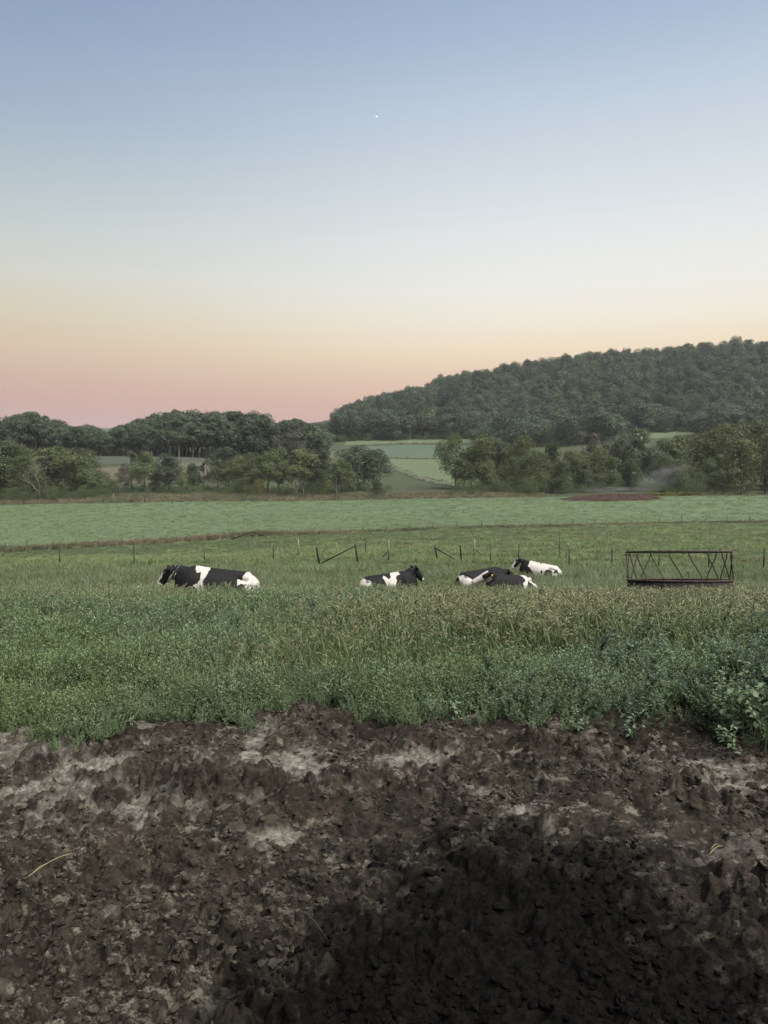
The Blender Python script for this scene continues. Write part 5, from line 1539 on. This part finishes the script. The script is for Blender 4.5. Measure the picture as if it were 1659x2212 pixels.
def left_woods():
    pts = []; idx = []; scl = []; LW = [[], []]
    for row, Y0 in enumerate((358, 364, 374, 386, 400, 416)):
        px = -460.0
        while px < 694:
            Y = Y0 + random.uniform(-3, 3); g = at_depth(px, Y); sk = float(np.interp(px, *SKY_L)); h = row_h(sk, g) if px > -130 else random.uniform(15, 20)
            h *= random.uniform(.66, .92) if row < 2 else random.uniform(.80, .98) if row < 4 else random.uniform(.9, 1.03)
            h = max(h, 6)
            me = W_TALL[random.randrange(4)] if row < 2 and random.random() < .6 else random.choice(W_TALL)
            if row < 2 and px > -15: LW[row].append(single_wood_tree(me, g, h, random.uniform(.85, 1.15), 'tall grey green tree', 'trees along the edge of the left woods'))
            else:
                pts.append(g - np.array([0, 0, .2])); idx.append(W_TALL.index(me)); w_ = h / HT * random.uniform(.9, 1.25); scl.append((w_, w_, h / HT))
            px += random.uniform(13, 22) if row < 2 else random.uniform(16, 25)
    for px in np.arange(-420, -50, 16.0):
        for Y in (228, 238, 250): pts.append(at_depth(px + random.uniform(-8, 8), Y + random.uniform(-4, 4))); idx.append(random.randrange(4, 8)); h = random.uniform(9, 14) / HT; scl.append((h * 1.1, h * 1.1, h))
    name_row(LW[0], 'tall grey green tree, %s in the front row of the left woods'); name_row(LW[1], 'tall grey green tree, %s in the second row of the left woods')
    n = len(pts); rot = np.zeros((n, 3)); rot[:, 2] = RNG.uniform(0, 6.28, n)
    tag(gn_scatter('left_woods', pts, rot, scl, idx, W_TALL), 'mass of the left woods behind its front trees', 'woods')


left_woods()


def hill_woods():
    front = []; rest = []
    Y = 478.0; row = 0
    while Y < 1020:
        step = 13.0 if Y < 700 else 14.0
        px = 690.0
        while px < 2150:
            p2 = px + random.uniform(-5, 5); yy = Y + random.uniform(-4, 4)
            if p2 >= 727 and (yy > 553 or 1040 < p2 < 1330 or p2 > 1500):
                g = at_depth(p2, yy); (front if row < 2 and p2 < 1690 else rest).append((p2, g))
            px += step * FPX / Y * random.uniform(.75, 1.2)
        Y += step * .8 if Y < 700 else step * 1.15; row += Y > 575
    random.shuffle(front)
    front.sort(key=lambda q: q[1][1] + (60 if q[1][1] < 553 else 0)); HW = []
    lo = [q for q in front if q[1][1] < 553]; hi = [q for q in front if q[1][1] >= 553]
    for p2, g in lo[:60] + hi[:95]:
        h = random.uniform(11, 20.5) * float(np.interp(p2, [727, 760, 830], [1.15, 1.1, 1])); me = random.choice(W_HILL)
        HW.append(single_wood_tree(me, g, h, random.uniform(.9, 1.25), 'grey green tree', 'trees along the lower edge of the wooded hill'))
    name_row([q for q in HW if q.location.y < 553], 'grey green tree, %s in the wood tongue behind the right hand trees'); name_row([q for q in HW if q.location.y >= 553], 'grey green forest tree, %s along the lower edge of the wooded hill')
    rest += lo[60:] + hi[95:]
    pts = np.array([g for _, g in rest]); n = len(pts); pts[:, 2] -= .3
    h = RNG.uniform(11.0, 22.0, n) / HT * np.where(RNG.uniform(0, 1, n) < .08, 1.16, 1); w_ = RNG.uniform(1.0, 1.6, n)
    rot = np.zeros((n, 3)); rot[:, 2] = RNG.uniform(0, 6.28, n)
    print('hill trees', len(front), n)
    tag(gn_scatter('hill_woods', pts, rot, np.stack([w_, w_, h], 1), RNG.integers(0, len(W_HILL), n), W_HILL), 'dense woods covering the hill on the right', 'woods')


hill_woods()


def far_woods():
    pts = []; scl = []
    for px in np.arange(600, 840, 3.0):
        for Y in (1250, 1330, 1900):
            g = at_depth(px + random.uniform(-2, 2), Y + random.uniform(-30, 30)); pts.append(g); h = random.uniform(8, 13) / HT; scl.append((h * 1.3, h * 1.3, h))
    n = len(pts); rot = np.zeros((n, 3)); rot[:, 2] = RNG.uniform(0, 6.28, n)
    tag(gn_scatter('far_woods', pts, rot, scl, RNG.integers(0, len(W_HILL), n), W_HILL), 'hazy line of distant trees in the gap between the woods', 'woods')


far_woods()


def undergrowth():
    """bushes that close the foot of the woods"""
    B = [m for _, m in TREES['bush']]; pts = []; scl = []
    for px in np.arange(-460, 694, 5.0):
        g = at_depth(px + random.uniform(-3, 3), 360 + random.uniform(0, 20)); pts.append(g); h = random.uniform(1.5, 4.5) / HT; scl.append((h * 1.2, h * 1.2, h))
    for px in np.arange(718, 1800, 5.0):
        g = at_depth(px + random.uniform(-3, 3), 553 + random.uniform(0, 12)); pts.append(g); h = random.uniform(2, 6) / HT; scl.append((h * 1.2, h * 1.2, h))
    for px in np.arange(225, 840, 6.5):
        g = hit(px + random.uniform(-3, 3), random.uniform(1057, 1069), 150); pts.append(g); h = random.uniform(.8, 2.8) / HT; scl.append((h * 1.5, h * 1.3, h))
    for px in list(np.arange(-60, 210, 5.0)) + list(np.arange(990, 1760, 6.0)):
        g = at_depth(px + random.uniform(-3, 3), 232 + random.uniform(-4, 25)); pts.append(g); h = random.uniform(1.5, 4.5) / HT; scl.append((h * 1.1, h * 1.1, h))
    n = len(pts); rot = np.zeros((n, 3)); rot[:, 2] = RNG.uniform(0, 6.28, n)
    tag(gn_scatter('undergrowth', pts, rot, scl, RNG.integers(0, len(B), n), B), 'dark undergrowth at the foot of the trees and woods', 'undergrowth')


undergrowth()

# ------------------------------------------------------------------ the bright speck in the sky
def speck():
    m, N, L = newmat('moonlight'); e = N.new('ShaderNodeEmission'); e.inputs[0].default_value = (.92, .98, 1, 1); e.inputs[1].default_value = 1.6; oo = N.new('ShaderNodeOutputMaterial'); L.new(e.outputs[0], oo.inputs[0])
    D = 9000.0; up = -(251 - 1106) / FPX; c, s = math.cos(PITCH), math.sin(PITCH); d = np.array([(813.5 - 829.5) / FPX, c + up * s, up * c - s])
    mb = MB(); ellipsoid(mb, (0, 0, 0), (9.0, 5, 3.6)); o = obj('moon', mb.mesh('moon', [m], True), loc=tuple(d * D)); tag(o, 'tiny white crescent speck high in the blue sky', 'moon')


speck()

# ------------------------------------------------------------------ morning haze over the valley
def haze():
    m, N, L = newmat('haze_air'); v = N.new('ShaderNodeVolumePrincipled'); v.inputs['Color'].default_value = (.93, .96, 1, 1); v.inputs['Density'].default_value = 0.000085
    oo = N.new('ShaderNodeOutputMaterial'); L.new(v.outputs[0], oo.inputs['Volume'])
    zmin = float(TAB.min()) - 6.0; zmax = float(TAB.max()) + 40.0
    mb = MB(); mb.box((0, 2000, (zmin + zmax) / 2), (34000, 4400, zmax - zmin)); o = obj('haze', mb.mesh('haze', [m])); tag(o, 'thin pale morning haze filling the valley', 'haze', kind='stuff')


if True: haze()
